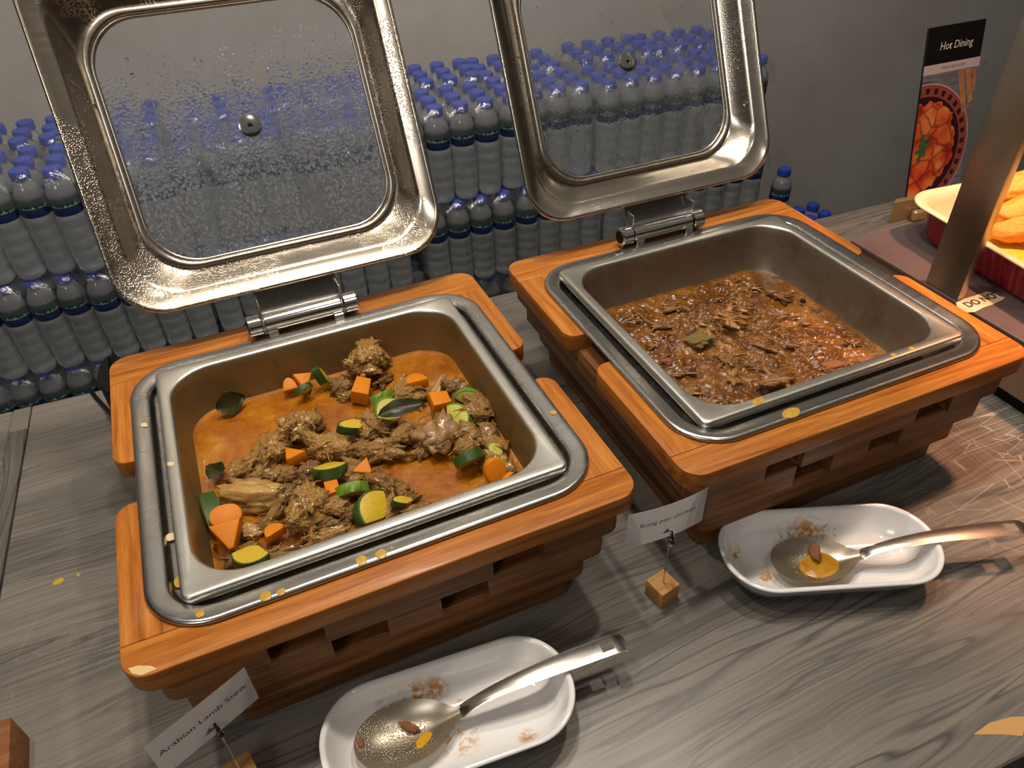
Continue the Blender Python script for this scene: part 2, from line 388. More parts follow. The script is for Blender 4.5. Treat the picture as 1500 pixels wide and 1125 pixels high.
def mat_plate(name, spots):
    """white melamine with dried sauce smears: spots = [(x, y, radius)] in the dish's own frame"""
    t = NT(name); v = t.coord(); n1 = t.noise(v, 42, 4, .65, .8); n2 = t.noise(v, 190, 3, .7)
    f = None
    for x, y, r in spots:
        d = t.n('VectorMath', {0: v, 1: (x, y, .012)}, operation='DISTANCE').outputs['Value']
        k = t.math('SUBTRACT', 1.0, t.math('DIVIDE', d, r), clamp=True)
        f = k if f is None else t.math('MAXIMUM', f, k)
    s_ = t.math('MULTIPLY', t.ramp(f, [(0.0, 0.0), (.6, 1.0)]), t.ramp(t.math('MULTIPLY_ADD', n2, .4, t.math('MULTIPLY', n1, .6)), [(.50, 0.0), (.57, .95)]))
    col = t.mix(s_, (.74, .73, .72), (.52, .22, .022))
    return t.done(t.bsdf(base=col, rough=.10, spec=.55, coat=.3, coatr=.05))
M_plate1 = mat_plate('white_melamine_smeared', [(-.045, .047, .022), (-.028, .042, .022), (-.006, .044, .018), (.015, .020, .012), (.045, .020, .010), (.004, -.004, .028), (.062, -.030, .012)])
M_plate2 = mat_plate('white_melamine_smeared_b', [(-.094, .018, .016), (-.036, .036, .022), (-.006, .040, .026), (.020, .036, .018), (-.066, -.012, .018), (-.042, -.012, .016)])
M_card = plain('white_card', (.84, .82, .82), .6)
M_ink = plain('dark_ink', (.03, .03, .035), .6)
M_grey = plain('grey_ink', (.16, .15, .15), .6)
M_red = plain('red_glazed_stoneware', (.30, .008, .020), .18, coat=.4, coatr=.08)
M_cream = plain('cream_glaze', (.72, .56, .36), .22)
M_slab = None
def mat_slab():
    t = NT('dark_hotplate_top'); v = t.coord(); n1 = t.noise(v, 6, 4, .6); n2 = t.noise(t.coord((40, 3, 1)), 2.0, 3, .6)
    col = t.ramp(n1, [(.3, (.06, .042, .042)), (.7, (.115, .082, .078))])
    return t.done(t.bsdf(base=col, rough=t.math('MULTIPLY_ADD', n2, .2, .25), spec=.6))
M_slab = mat_slab()
M_side = plain('tan_metal_side', (.19, .12, .085), .4)
M_tape = mat_food('beige_tape', [(.3, (.45, .33, .20)), (.7, (.66, .53, .36))], 30, .6, .2, .001, 100)
M_brass = plain('brushed_brass', (.42, .30, .15), .35, .6)
M_signk = plain('sign_black', (.010, .007, .007), .35)
M_signp = plain('sign_pale_band', (.62, .47, .44), .5)
M_signw = plain('sign_white', (.75, .68, .62), .5)

# ------------------------------------------------------------------ structure
ZC = -0.165                                  # counter top
YAW = rad(-2.6)
CT = empty('serving_counter', (0.3, 0.3915, ZC), YAW)     # origin on the back edge; local x along the counter
tag(CT, 'grey streaked laminate serving counter under both chafing dishes', 'counter')
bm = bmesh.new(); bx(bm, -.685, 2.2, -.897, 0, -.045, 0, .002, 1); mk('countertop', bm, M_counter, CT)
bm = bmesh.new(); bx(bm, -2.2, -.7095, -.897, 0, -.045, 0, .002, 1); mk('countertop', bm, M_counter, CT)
bm = bmesh.new(); bx(bm, -.7085, -.686, -.897, -.052, -.045, .0012, .001, 1); mk('joint_strip', bm, M_strip, CT)
bm = bmesh.new(); bx(bm, -2.2, 2.2, -.862, -.03, -.9, -.0455); mk('cabinet_front', bm, M_floor, CT)
bm = bmesh.new(); bx(bm, -.7085, -.686, -.052, 0, -.045, -.0004); mk('worn_joint', bm, plain('scuffed_grey_joint', (.17, .155, .13), .7), CT)
def polyflat(bm, pts, z):
    bm.faces.new([bm.verts.new((x, y, z)) for x, y in pts])
bm = bmesh.new(); prism(bm, [(.168, -.8665), (.19, -.8640), (.212, -.867), (.228, -.873), (.207, -.884), (.19, -.8755)], -.0004, .0004)
mk('chipped_patch', bm, plain('bare_chipboard', (.55, .30, .10), .7), CT)

bm = bmesh.new(); bx(bm, -6, 6, -5, 4, -1.12, -1.08); tag(mk('floor', bm, M_floor), kind='structure')
M_added = plain('brown_added_wall', (.10, .075, .055), .8)
for nm, x0, x1, y0, y1 in (('added_wall_left', -3.1, -3.0, -4, 2), ('added_wall_right', 4.4, 4.5, -4, 2), ('added_wall_front', -3.1, 4.5, -4.1, -4.0)):  # unseen walls added to darken the steel's reflections, left open overhead
    bm = bmesh.new(); bx(bm, x0, x1, y0, y1, -1.08, 1.7); tag(mk(nm, bm, M_added), kind='structure')
WY = 1.262
bm = bmesh.new(); bx(bm, -5, 5, 0, .1, -1.08, 2.2); wl = mk('wall_back', bm, M_wall, None, (0, WY, 0), (0, 0, math.atan(-.0725))); tag(wl, kind='structure')

# ------------------------------------------------------------------ chafing dishes
A_, B_, T_ = .2273, .2244, .0225
BCY = -.009                                   # bezel centre
def layer_slats(D, k, z1, z0, hx, hy, gaps):
    """one stepped course: a recessed band all round, proud slats in front of it"""
    g = .0022
    z0 += g
    th = .022
    # sides and back
    for sx in (-1, 1):
        bm = bmesh.new(); x1 = sx * hx; x0 = sx * (hx - th)
        bx(bm, min(x0, x1), max(x0, x1), -hy + th + .0006, hy, z0, z1, .0015); mk('slat', bm, M_sy, D)
    bm = bmesh.new(); bx(bm, -hx + th + .0006, hx - th - .0006, hy - th, hy, z0, z1, .0015); mk('slat', bm, M_sx, D)
    rc = .014
    def corner(xa, xb, rl, rr):
        pts = []
        yf = -hy; yb = -hy + th
        if rl: pts += [(xa + rc - rc * sin(a), yf + rc - rc * cos(a)) for a in [rad(90 - 15 * i) for i in range(7)]]
        else: pts += [(xa, yf)]
        if rr: pts += [(xb - rc + rc * sin(a), yf + rc - rc * cos(a)) for a in [rad(15 * i) for i in range(7)]]
        else: pts += [(xb, yf)]
        pts += [(xb, yb), (xa, yb)]
        bm = bmesh.new(); prism(bm, pts, z0, z1, .0012, 1); return bm
    if not gaps:
        mk('slat', corner(-hx, hx, True, True), M_sx, D)
        return
    runs = []; x = -hx
    for a, b in gaps: runs.append((x, a)); x = b
    runs.append((x, hx))
    for i, (a, b) in enumerate(runs):
        mk('slat', corner(a, b, i == 0, i == len(runs) - 1), M_sx, D)
    for a, b in gaps:                         # recessed piece seen in the gap, set back, half the width deeper still
        bm = bmesh.new()
        m = a + (b - a) * .42 if a < 0 else a + (b - a) * .58
        lo, hi = (a, m) if a < 0 else (m, b)
        bx(bm, lo - .002, hi + .002, -hy + .0205, -hy + .042, z0, z1, .001, 1)
        mk('recessed_slat', bm, M_sx, D)
        lo, hi = (m, b) if a < 0 else (a, m)
        bm = bmesh.new(); bx(bm, lo - .0, hi, -hy + .044, -hy + .062, z0, z1, .001, 1); mk('recessed_slat', bm, M_sx, D)

def frame_board(D, name, pts, m):
    bm = bmesh.new(); prism(bm, pts, -T_, 0, .0013, 3); return mk(name, bm, m, D, ang=50)

def make_dish(name, loc, rotz, label, lidmat, glassmat, panmat, lid_aa, lid_x, drops):
    D = empty(name, loc, rotz); tag(D, label, 'chafing dish', 'chafing dishes on the counter')
    r = .022
    arc = lambda cx, cy, a0, a1, rr, n=7: [(cx + rr * cos(rad(a0 + (a1 - a0) * i / (n - 1))), cy + rr * sin(rad(a0 + (a1 - a0) * i / (n - 1)))) for i in range(n)]
    fs, bs = -.1898, .1722
    frame_board(D, 'frame_board', [(A_, fs - .0003), (-A_, fs - .0003)] + arc(-A_ + r, -B_ + r, 180, 270, r) + arc(A_ - r, -B_ + r, 270, 360, r), M_wx)
    frame_board(D, 'frame_board', [(-A_, bs + .0003), (A_, bs + .0003)] + arc(A_ - r, B_ - r, 0, 90, r) + arc(-A_ + r, B_ - r, 90, 180, r), M_wx)
    ih, ir = .194, .043
    q = .016
    for sx in (1, -1):
        f = [(ih, -.030), (ih, -.1454)] + arc(ih - ir, -.1454, 0, -75, ir, 6) + [(ih - ir + .008, fs), (A_, fs)] + arc(A_ - q, -.030 - q, 0, 90, q, 6)
        b = [(A_, bs), (ih - ir + .008, bs)] + arc(ih - ir, .127, 75, 0, ir, 6) + [(ih, .030)] + arc(A_ - q, .030 + q, 270, 360, q, 6)
        for pts in (f, b):
            pts = [(sx * x, y) for x, y in pts]
            frame_board(D, 'frame_arm', pts, M_wy)
    h = (.165 - T_) / 4
    ins = [(.0150, .0075), (.0260, .0135), (.0420, .0215), (.0530, .0315)]
    gapsA = [(-.126, -.078), (.077, .128)]; gapsB = [(-.076, -.025), (.026, .073)]
    for k in range(4):
        z1 = -T_ - k * h; z0 = z1 - h
        layer_slats(D, k, z1, z0, A_ - ins[k][0], B_ - ins[k][1], gapsA if k == 0 else gapsB if k == 1 else None)
    # dark steel well inside the stand
    bm = bmesh.new()
    sweep(bm, .1685, .1585, .03, [(0, -.052), (.0, -.150)], cap=False); mk('water_well', bm, M_dark, D, (0, BCY, 0))
    # bezel: a rounded steel border lying on the wood, with a trough the pan hangs in
    prof = [(.004, .0003), (.0005, .0008), (.0, .0022), (.0010, .0042), (.0035, .0052), (.0060, .0050), (.0165, .0036), (.0185, .0026), (.0200, .0), (.0212, -.0045), (.0235, -.0062), (.0330, -.0062), (.0345, -.012), (.0352, -.050)]
    bm = bmesh.new(); sweep(bm, .2065, .191, .056, prof, seg=12, rmin=.012); mk('steel_bezel', bm, M_steel, D, (0, BCY, 0), ang=60)
    # pan
    ph = .1665
    P = empty('pan_holder', (0, 0, 0)); bpy.data.objects.remove(P)
    def rf(d):
        return .008 + max(d, 0) * .3 if d < .0062 else (.0105 + (d - .0062) / .0040 * .036 if d < .0102 else .0465 - (d - .0102) * .3)
    prof = [(.0012, -.0005), (-.0006, .0), (-.0008, .0072), (.0, .0086), (.0014, .0092), (.0040, .0092), (.0062, .0091), (.0102, .0088), (.0116, .0080), (.0126, .0058), (.0136, -.004), (.0165, -.030), (.0205, -.055), (.026, -.0655), (.040, -.0680), (.075, -.0685)]
    bm = bmesh.new(); lp = sweep(bm, .1762, ph, .01, prof, seg=10, rf=rf)
    bm.faces.new(lp[-1])
    for f in bm.faces:
        c = f.calc_center_median()
        if c.z < .0065 and abs(c.x) < .1762 - .0118 and abs(c.y) < ph - .0118: f.material_index = 1
    pan = mk('food_pan', bm, [M_rim, panmat], D, (0, -.006, 0), ang=60)
    # lid
    L = empty('lid', (lid_x, .208, .052), rot=(rad(90) - lid_aa, 0, 0)); L.parent = D
    lhx, lhy = .1945, .1950
    EF = lambda d: .0105 * min(1, max(0, (d - .0205) / .0235))
    fr = [(.0, -.0045), (-.0005, -.001), (.0005, .0010), (.0025, .0018), (.0045, .0010), (.0055, -.0005), (.0180, -.0035), (.0205, -.0050), (.0235, -.0090), (.0300, -.0180), (.0380, -.0275), (.0420, -.0310), (.0485, -.0320)]
    bk = [(d, z - .0018) for d, z in reversed(fr[4:])] + [(.0005, -.0048)]
    bm = bmesh.new(); sweep(bm, lhx, lhy, .052, fr + bk, seg=12, closed=True, cy=lhy, rf=lambda d: .052 + d * .06, ef=EF)
    mk('lid_rim', bm, lidmat, L, ang=60)
    LR = L.children[0] if L.children else None
    bead = [(.0445 + .0035 * cos(a), -.0290 + .0035 * sin(a)) for a in [rad(360 * i / 10) for i in range(10)]]
    bm = bmesh.new(); sweep(bm, lhx, lhy, .052, bead, seg=12, closed=True, cy=lhy, rf=lambda d: .052 + d * .06, ef=EF); mk('gasket', bm, M_gasket, L, ang=80)
    bead = [(.0492 + .0020 * cos(a), -.0300 + .0020 * sin(a)) for a in [rad(360 * i / 8) for i in range(8)]]
    bm = bmesh.new(); sweep(bm, lhx, lhy, .052, bead, seg=12, closed=True, cy=lhy, rf=lambda d: .052 + d * .06, ef=EF); mk('gasket', bm, M_gasket, L, ang=80)
    bm = bmesh.new(); lo = rr_loop(lhx - .049, lhy - .049 - .0105, .0545, 12, 0, lhy - .0105)
    prism(bm, lo, -.0345, -.0315); mk('lid_glass', bm, glassmat, L)
    bm = bmesh.new()
    lathe(bm, [(.0022, .0020), (.0030, .0030), (.0110, .0030), (.0128, .0024), (.0132, .0014), (.0130, .0)], 24, cap0=False, cap1=True)
    bmesh.ops.translate(bm, verts=bm.verts, vec=(0, .188, -.0313)); mk('vent_knob', bm, M_chrome, L)
    bm = bmesh.new(); lathe(bm, [(.0022, 0), (.0022, .0021)], 10); bmesh.ops.translate(bm, verts=bm.verts, vec=(0, .188, -.0313)); mk('vent_hole', bm, M_black, L)
    # condensation drops
    rnd = random.Random(drops * 7 + 1)
    dm = bmesh.new()
    base = bmesh.new(); bmesh.ops.create_icosphere(base, subdivisions=1, radius=1)
    bv = [v.co.copy() for v in base.verts]; bf = [[v.index for v in f.verts] for f in base.faces]; base.free()
    def wallz(d):
        for (d0, z0), (d1, z1) in zip(fr[5:], fr[6:]):
            if d0 <= d <= d1: return z0 + (z1 - z0) * (d - d0) / (d1 - d0)
        return -.0315
    pts = []
    n_wall, n_glass = (900, 520) if drops > 1 else (200, 60)
    tries = 0
    while len(pts) < n_wall and tries < 60000:
        tries += 1
        side = rnd.random()
        d = rnd.uniform(.022, .042); u = rnd.random()
        if side < .42: x, y = -lhx + d, .03 + u * .30
        elif side < .72: x, y = lhx - d, .03 + u * .30
        else: x, y = -lhx + .03 + u * (2 * lhx - .06), d
        if mn.noise(Vector((x * 30, y * 22, drops * 3.1))) < (.02 if drops > 1 else .12): continue
        pts.append((x, y, wallz(d), rnd.uniform(.0006, .0013) * (1 if rnd.random() < .9 else 1.9)))
    while n_glass:
        n_glass -= 1
        x = rnd.uniform(-.13, .13); y = .06 + .22 * rnd.random() ** 1.6
        pts.append((x, y, -.0314, rnd.uniform(.0005, .0012) * (1 if rnd.random() < .9 else 2)))
    verts, faces = [], []
    for x, y, z, s in pts:
        o = len(verts); sy = rnd.uniform(.9, 1.5)
        verts += [(x + c.x * s, y + c.y * s * sy, z + c.z * s * .55) for c in bv]; faces += [[i + o for i in f] for f in bf]
    me = bpy.data.meshes.new('water_drops'); me.from_pydata(verts, [], faces); finish(me, M_drop, 180)
    tag(link('water_drops', me, L), kind='stuff')
    # hinge
    H = empty('hinge', (0, .190, .0175)); H.parent = D
    def cyl(bm, x0, x1, r0):
        tube(bm, [(x0, 0, 0), (x0 + .0012, 0, 0), (x1 - .0012, 0, 0), (x1, 0, 0)], [r0 - .0012, r0, r0, r0 - .0012], 20)
    bm = bmesh.new(); cyl(bm, -.047, .047, .0115); mk('hinge_barrel', bm, M_chrome, H)
    for sx in (-1, 1):
        bm = bmesh.new(); a, b = sorted((sx * .0495, sx * .0665)); cyl(bm, a, b, .0128); mk('end_cap', bm, M_chrome, H)
        bm = bmesh.new(); tube(bm, [(sx * .0665, 0, 0), (sx * .0674, 0, 0)], .0085, 16); mk('cap_plug', bm, M_black, H)
        bm = bmesh.new(); bx(bm, sx * .048 - .001, sx * .048 + .001, -.004, .014, -.002, .030, .0005, 1); mk('hinge_ear', bm, M_chrome, H)
        bm = bmesh.new(); bx(bm, sx * .040 - .006, sx * .040 + .006, -.014, -.008, -.0172, -.004, .0008, 1); mk('hinge_foot', bm, M_chrome, H)
    bm = bmesh.new(); bx(bm, -.050, .050, .0085, .0105, -.006, .042, .0006, 1); mk('hinge_leaf', bm, M_steel, H, rot=(-rad(20), 0, 0))
    bm = bmesh.new(); bx(bm, -.062, .062, -.002, .012, -.0172, -.0125, .001, 1); mk('hinge_base', bm, M_steel, H)
    return D

O2 = Vector((.5029, -.0103, 0)); Y2 = -.0083
D1 = make_dish('chafing_dish', (0, 0, 0), 0, 'left chafing dish of orange lamb stew, lid heavily steamed, on a stepped wooden stand', M_lid1, M_glass1, M_pan1, rad(26), .003, 2)
D2 = make_dish('chafing_dish', O2, Y2, 'right chafing dish of brown shredded chicken gravy, clear lid, on a stepped wooden stand', M_lid2, M_glass2, M_pan2, rad(25.5), .006, 1)

bm = bmesh.new(); prism(bm, [(-.2215, -.2115), (-.2190, -.2175), (-.2125, -.2222), (-.2010, -.2215), (-.2050, -.2170), (-.2140, -.2125)], .0, .0003)
mk('worn_chip', bm, plain('bare_chipped_wood', (.62, .42, .20), .7), D1)
# black control box and lead at the left dish's back corner
bm = bmesh.new(); prism(bm, [(-.2281, .160), (-.2335, .168), (-.2395, .183), (-.2415, .200), (-.2395, .218), (-.2335, .233), (-.2281, .240)], -.075, -.0015, .003, 2); cb = mk('control_box', bm, M_black, D1)
bm = bmesh.new(); tube(bm, [(-.2390, .205, -.05), (-.250, .25, -.095), (-.268, .31, -.140), (-.285, .365, -.1605), (-.2985, .400, -.1615), (-.3045, .4195, -.1615)], .003, 8)
mk('power_lead', bm, M_black, D1)

# ------------------------------------------------------------------ sauces
def sauce(name, mat, z, amp, parent_loc, rotz, label, seed, ridged):
    hx, hy, r = .1762 - .0186, .1665 - .0186, .044
    N = 150 if ridged else 70; seg = 22
    loop = rr_loop(hx, hy, r, seg)
    # resample straight runs
    pts = []
    for (x0, y0), (x1, y1) in zip(loop, loop[1:] + loop[:1]):
        L = math.hypot(x1 - x0, y1 - y0); k = max(1, int(L / (.0022 if ridged else .0045)))
        for i in range(k): pts.append((x0 + (x1 - x0) * i / k, y0 + (y1 - y0) * i / k))
    n = len(pts); verts = [(0, 0, z)]; faces = []
    for j in range(1, N + 1):
        s = j / N
        for x, y in pts:
            px, py = x * s, y * s
            e = min(1, (1 - s) * 9)
            p = Vector((px * 26, py * 26, seed))
            hgt = mn.fractal(p, 1.0, 2.0, 4) * .6
            if ridged: hgt += abs(mn.noise(p * 3.1)) * .8 + abs(mn.noise(Vector((px * 110 + py * 60, py * 190 - px * 40, 2.0)))) * .8 + abs(mn.noise(p * 13.0 + Vector((3, 1, 0)))) * .30 - .55
            verts.append((px, py, z + amp * hgt * e + (.0012 if s > .985 else 0)))
    for k in range(n): faces.append((0, 1 + k, 1 + (k + 1) % n))
    for j in range(N - 1):
        a, b = 1 + j * n, 1 + (j + 1) * n
        for k in range(n): faces.append((a + k, b + k, b + (k + 1) % n, a + (k + 1) % n))
    me = bpy.data.meshes.new(name); me.from_pydata(verts, [], faces); finish(me, mat, 180)
    o = link(name, me, None, parent_loc, (0, 0, rotz))
    return tag(o, label, 'sauce')
sauce('stew_sauce', M_sauce1, -.0475, .0016, (0, -.006, 0), 0, 'oily orange stew sauce filling the left pan around the lamb', 1.7, False)
g2 = O2 + Matrix.Rotation(Y2, 3, 'Z') @ Vector((0, -.006, 0))
sauce('chicken_gravy', M_sauce2, -.0575, .0052, g2, Y2, 'thick brown gravy with fine shreds filling the right pan', 5.3, True)

# ------------------------------------------------------------------ food pieces
def lump_mesh(name, seed, mat, ax=(1, .8, .55), rough=.34, ridge=.22, sub=4, stretch=(1, 1, 1)):
    bm = bmesh.new(); bmesh.ops.create_icosphere(bm, subdivisions=sub, radius=1)
    for v in bm.verts:
        p = v.co.copy(); q = Vector((p.x * stretch[0], p.y * stretch[1], p.z * stretch[2])) * 1.15 + Vector((seed * 3.7, seed * 1.3, seed))
        d = mn.fractal(q, 1.0, 2.1, 4) * rough
        d += (abs(mn.noise(q * 2.2)) - .25) * ridge * 1.6 + (abs(mn.noise(q * 4.6 + Vector((5, 2, 1)))) - .22) * ridge * .9
        fq = Vector((q.x * 3.0 + 1.3 * mn.noise(q * 1.7), q.y * 11.0, q.z * 11.0)); d += (abs(mn.noise(fq)) - .22) * ridge * .55
        d += (abs(mn.noise(q * 10.0)) - .2) * ridge * .3
        v.co = Vector((p.x * ax[0], p.y * ax[1], p.z * ax[2])) * (1 + d)
    mxx = max(abs(v.co.x) for v in bm.verts); mxy = max(abs(v.co.y) for v in bm.verts)
    for v in bm.verts: v.co.x /= mxx * 2; v.co.y /= mxy * 2; v.co.z /= (mxx + mxy)
    me = bpy.data.meshes.new(name); bm.to_mesh(me); bm.free(); return finish(me, mat, 180)
def cluster_mesh(name, seed, mat, n=7, lx=(.28, .5), ly=(.10, .20), spread=(.30, .26, .12), fib=8, sub=3, yaw=.5, fine=0.0):
    # torn meat: a handful of elongated muscle strands and loose fibres grown into one surface
    rnd = random.Random(seed * 31 + 5); bm = bmesh.new()
    for i in range(n):
        b = bmesh.new(); bmesh.ops.create_icosphere(b, subdivisions=sub + (1 if i < 2 and sub < 4 else 0), radius=1)
        ax = Vector((rnd.uniform(*lx), rnd.uniform(*ly), rnd.uniform(*ly) * .8)) * (1.25 if i == 0 else 1)
        o = Vector((rnd.uniform(-1, 1) * spread[0], rnd.uniform(-1, 1) * spread[1], rnd.uniform(-.4, 1) * spread[2]))
        if i == 0: o *= .2
        Rm = Matrix.Rotation(rnd.gauss(0, yaw), 3, 'Z') @ Matrix.Rotation(rnd.gauss(0, .25), 3, 'Y') @ Matrix.Rotation(rnd.uniform(0, 6), 3, 'X')
        cv = rnd.uniform(-.5, .5)
        for v in b.verts:
            p = v.co.copy(); q = p * 1.1 + Vector((seed * 2.3, i * 3.1, seed))
            d = mn.fractal(q, 1.0, 2.1, 3) * .34 + (abs(mn.noise(Vector((q.x * 1.6, q.y * 5.5, q.z * 5.5)))) - .2) * .42 + (abs(mn.noise(q * 5.0)) - .2) * .26
            if fine: d += ((abs(mn.noise(Vector((q.x * 4.0, q.y * 13.0, q.z * 13.0)))) - .2) * .5 + (abs(mn.noise(q * 11.0)) - .2) * .45) * fine
            p = Vector((p.x * ax.x, p.y * ax.y, p.z * ax.z)) * (1 + d); p.y += cv * p.x * p.x * 1.6
            v.co = Rm @ p + o
        join(bm, b)
    for i in range(fib):
        x, y = rnd.uniform(-.42, .35), rnd.uniform(-.36, .36); a = rnd.gauss(0, .6); L = rnd.uniform(.2, .42); z0 = rnd.uniform(.06, .2)
        tube(bm, [(x + L * u * cos(a), y + L * u * sin(a) + .05 * sin(u * 5 + i), z0 + .06 * sin(u * 3.1)) for u in (0, .2, .4, .6, .8, 1)], [.006, .016, .018, .016, .012, .004], 6)
    mx = max(abs(v.co.x) for v in bm.verts) * 2; my = max(abs(v.co.y) for v in bm.verts) * 2
    for v in bm.verts: v.co.x /= mx; v.co.y /= my; v.co.z /= (mx + my) / 2
    me = bpy.data.meshes.new(name); bm.to_mesh(me); bm.free(); return finish(me, mat, 180)
LAMB = [cluster_mesh('lamb_chunk', i, M_meat, 8, (.26, .44), (.13, .24), (.26, .26, .16), 7, sub=4, fine=.55) for i in range(4)]
LAMBL = [cluster_mesh('lamb_strip', 10 + i, M_meat, 7, (.32, .5), (.09, .18), (.24, .16, .10), 7, yaw=.25, sub=4, fine=.5) for i in range(3)]
PALE = [lump_mesh('pale_meat', 20 + i, M_pale, stretch=(.5, 1.6, 1.6), ridge=.2, rough=.25, ax=(1, .8, .5)) for i in range(2)]
GREY = [cluster_mesh('grey_meat', 30 + i, M_greyMeat, 6, (.34, .5), (.18, .28), (.14, .16, .12), 4, yaw=.15) for i in range(2)]
SHRED = [cluster_mesh('chicken_shred', 40 + i, M_chick, 7, (.28, .5), (.07, .15), (.30, .24, .05), 12, yaw=.6) for i in range(4)]
PINK = [lump_mesh('pink_shred', 50 + i, M_pink, stretch=(.6, 2.2, 2.2), ridge=.34, rough=.34, ax=(1, .8, .5)) for i in range(2)]
OLIVE = [lump_mesh('olive_chunk', 60, M_olive, ridge=.25, rough=.3)]

def ordn(n): return ORD[n] if n < len(ORD) else 'next'
def rowlabels(rows, what, where, ybands):
    """words for each piece by its row (back to front) and its order along that row from the left"""
    lab = [None] * len(rows)
    for bi, (y1, y0, rn) in enumerate(ybands):
        ids = sorted([i for i, r in enumerate(rows) if y0 <= r[1] < y1], key=lambda i: rows[i][0])
        for j, i in enumerate(ids):
            lab[i] = '%s, %s, %s from left, %s' % (what, where, ordn(j + 1), rn)
    return lab
BANDS = [(9, .06, 'back row'), (.06, .0, 'upper middle row'), (.0, -.06, 'lower middle row'), (-.06, -.1, 'row near the front'), (-.1, -9, 'row along the front rim')]

MEAT1 = [(0.0538, 0.127, 0.0526, 0.0726, 7), (0.0798, 0.07, 0.048, 0.0277, 32), (0.0163, 0.1071, 0.0315, 0.0403, -26), (-0.0418, 0.0447, 0.0645, 0.0551, 34), (-0.0856, 0.0263, 0.0524, 0.0454, 5), (-0.117, 0.0132, 0.0372, 0.0312, 13), (-0.0212, 0.0044, 0.0631, 0.0456, -37), (0.0256, -0.0243, 0.0655, 0.0403, -19), (0.0253, 0.0181, 0.0418, 0.0412, 52), (0.0574, -0.0112, 0.0394, 0.0338, -26), (0.0893, -0.0292, 0.0609, 0.0532, 48), (0.1137, -0.0531, 0.0455, 0.0492, -53), (0.0824, 0.0491, 0.0612, 0.0328, -41), (0.1178, 0.0512, 0.0461, 0.0151, 45), (0.1386, 0.0423, 0.0365, 0.0344, -26), (0.1404, -0.0129, 0.0503, 0.0532, -66), (0.1424, -0.049, 0.0286, 0.0338, -26), (0.1399, -0.0731, 0.0409, 0.0324, -84), (0.1350, -0.0987, 0.0436, 0.0342, -53), (0.1248, -0.0859, 0.0304, 0.0275, -26), (-0.1104, -0.0314, 0.078, 0.0356, -31), (-0.1115, -0.0124, 0.0457, 0.0232, -26), (-0.0783, -0.0099, 0.0353, 0.0303, 4), (-0.0777, -0.0442, 0.0383, 0.0302, -4), (-0.0652, -0.0744, 0.0571, 0.0551, 42), (-0.0339, -0.0815, 0.0431, 0.03, -19), (-0.0477, -0.0963, 0.0283, 0.0206, -26), (-0.0548, -0.1126, 0.0573, 0.0203, -12), (-0.0922, -0.1137, 0.0568, 0.0184, -10), (-0.1184, -0.1109, 0.0529, 0.0205, -42), (-0.1372, -0.0759, 0.0262, 0.0226, 91), (-0.1385, -0.105, 0.0308, 0.0228, -25), (-0.1239, -0.094, 0.0223, 0.0212, -26), (-0.1196, -0.0732, 0.0256, 0.0207, -26), (0.0138, -0.0653, 0.0635, 0.0313, -58), (-0.0089, -0.05, 0.03, 0.0338, -26), (0.0251, -0.0855, 0.0294, 0.0255, -26), (0.0115, -0.1072, 0.0218, 0.0452, -26), (0.0354, -0.1187, 0.0346, 0.021, -6), (-0.0318, -0.1208, 0.0423, 0.0228, -26), (-0.0501, -0.0192, 0.0289, 0.0339, 4), (-.098, -.066, .036, .024, 30), (-.018, -.098, .040, .026, -15), (-.070, .030, .034, .022, 60), (.004, -.010, .036, .026, 10), (.040, .008, .034, .026, -30), (.070, -.040, .034, .024, 20), (-.100, .002, .038, .024, 50), (-.004, -.030, .030, .022, -60), (.110, -.030, .034, .026, 15), (.128, .018, .030, .022, 70), (-.030, .026, .036, .022, 20), (.066, .098, .036, .018, 45), (.020, .088, .030, .020, -20), (-.066, -.022, .034, .022, -40), (.030, -.100, .034, .020, 10)]
lm = rowlabels(MEAT1, 'brown lamb piece', 'left pan', BANDS)
special = {0: 'big bony lamb chunk by the back wall of the left pan', 20: 'long pale slab of meat above the two carrots, left pan', 10: 'large sinewy lamb knuckle right of the bay leaf, left pan', 13: 'thin upright strip of lamb bone near the right of the left pan', 33: 'pale onion piece right of the round carrot, left pan', 15: 'tall lamb piece against the right wall, beside green courgette, left pan', 24: 'broad shredded lamb piece at front centre, left pan'}
for i, (x, y, L, W, a) in enumerate(MEAT1):
    pool = LAMB if L / max(W, .001) < 1.45 else LAMBL
    if i in (20, 33, 13): pool = PALE
    if i in (16, 10, 21): pool = GREY
    me = pool[i % len(pool)]
    hgt = min(L, W)
    zz = -.0475 + hgt * .20
    if i in (0,): zz += .008
    o = link('onion_piece' if i == 33 else 'lamb_piece', me, None, (x, y, zz), (rad((i * 37) % 40 - 20), rad((i * 53) % 30 - 15), rad(a + 180 * (i % 2))), (L * 1.10, W * 1.10, (L + W) * .58))
    tag(o, special.get(i, lm[i]), 'onion' if i == 33 else 'meat', None if i == 33 else 'lamb pieces in the left pan')

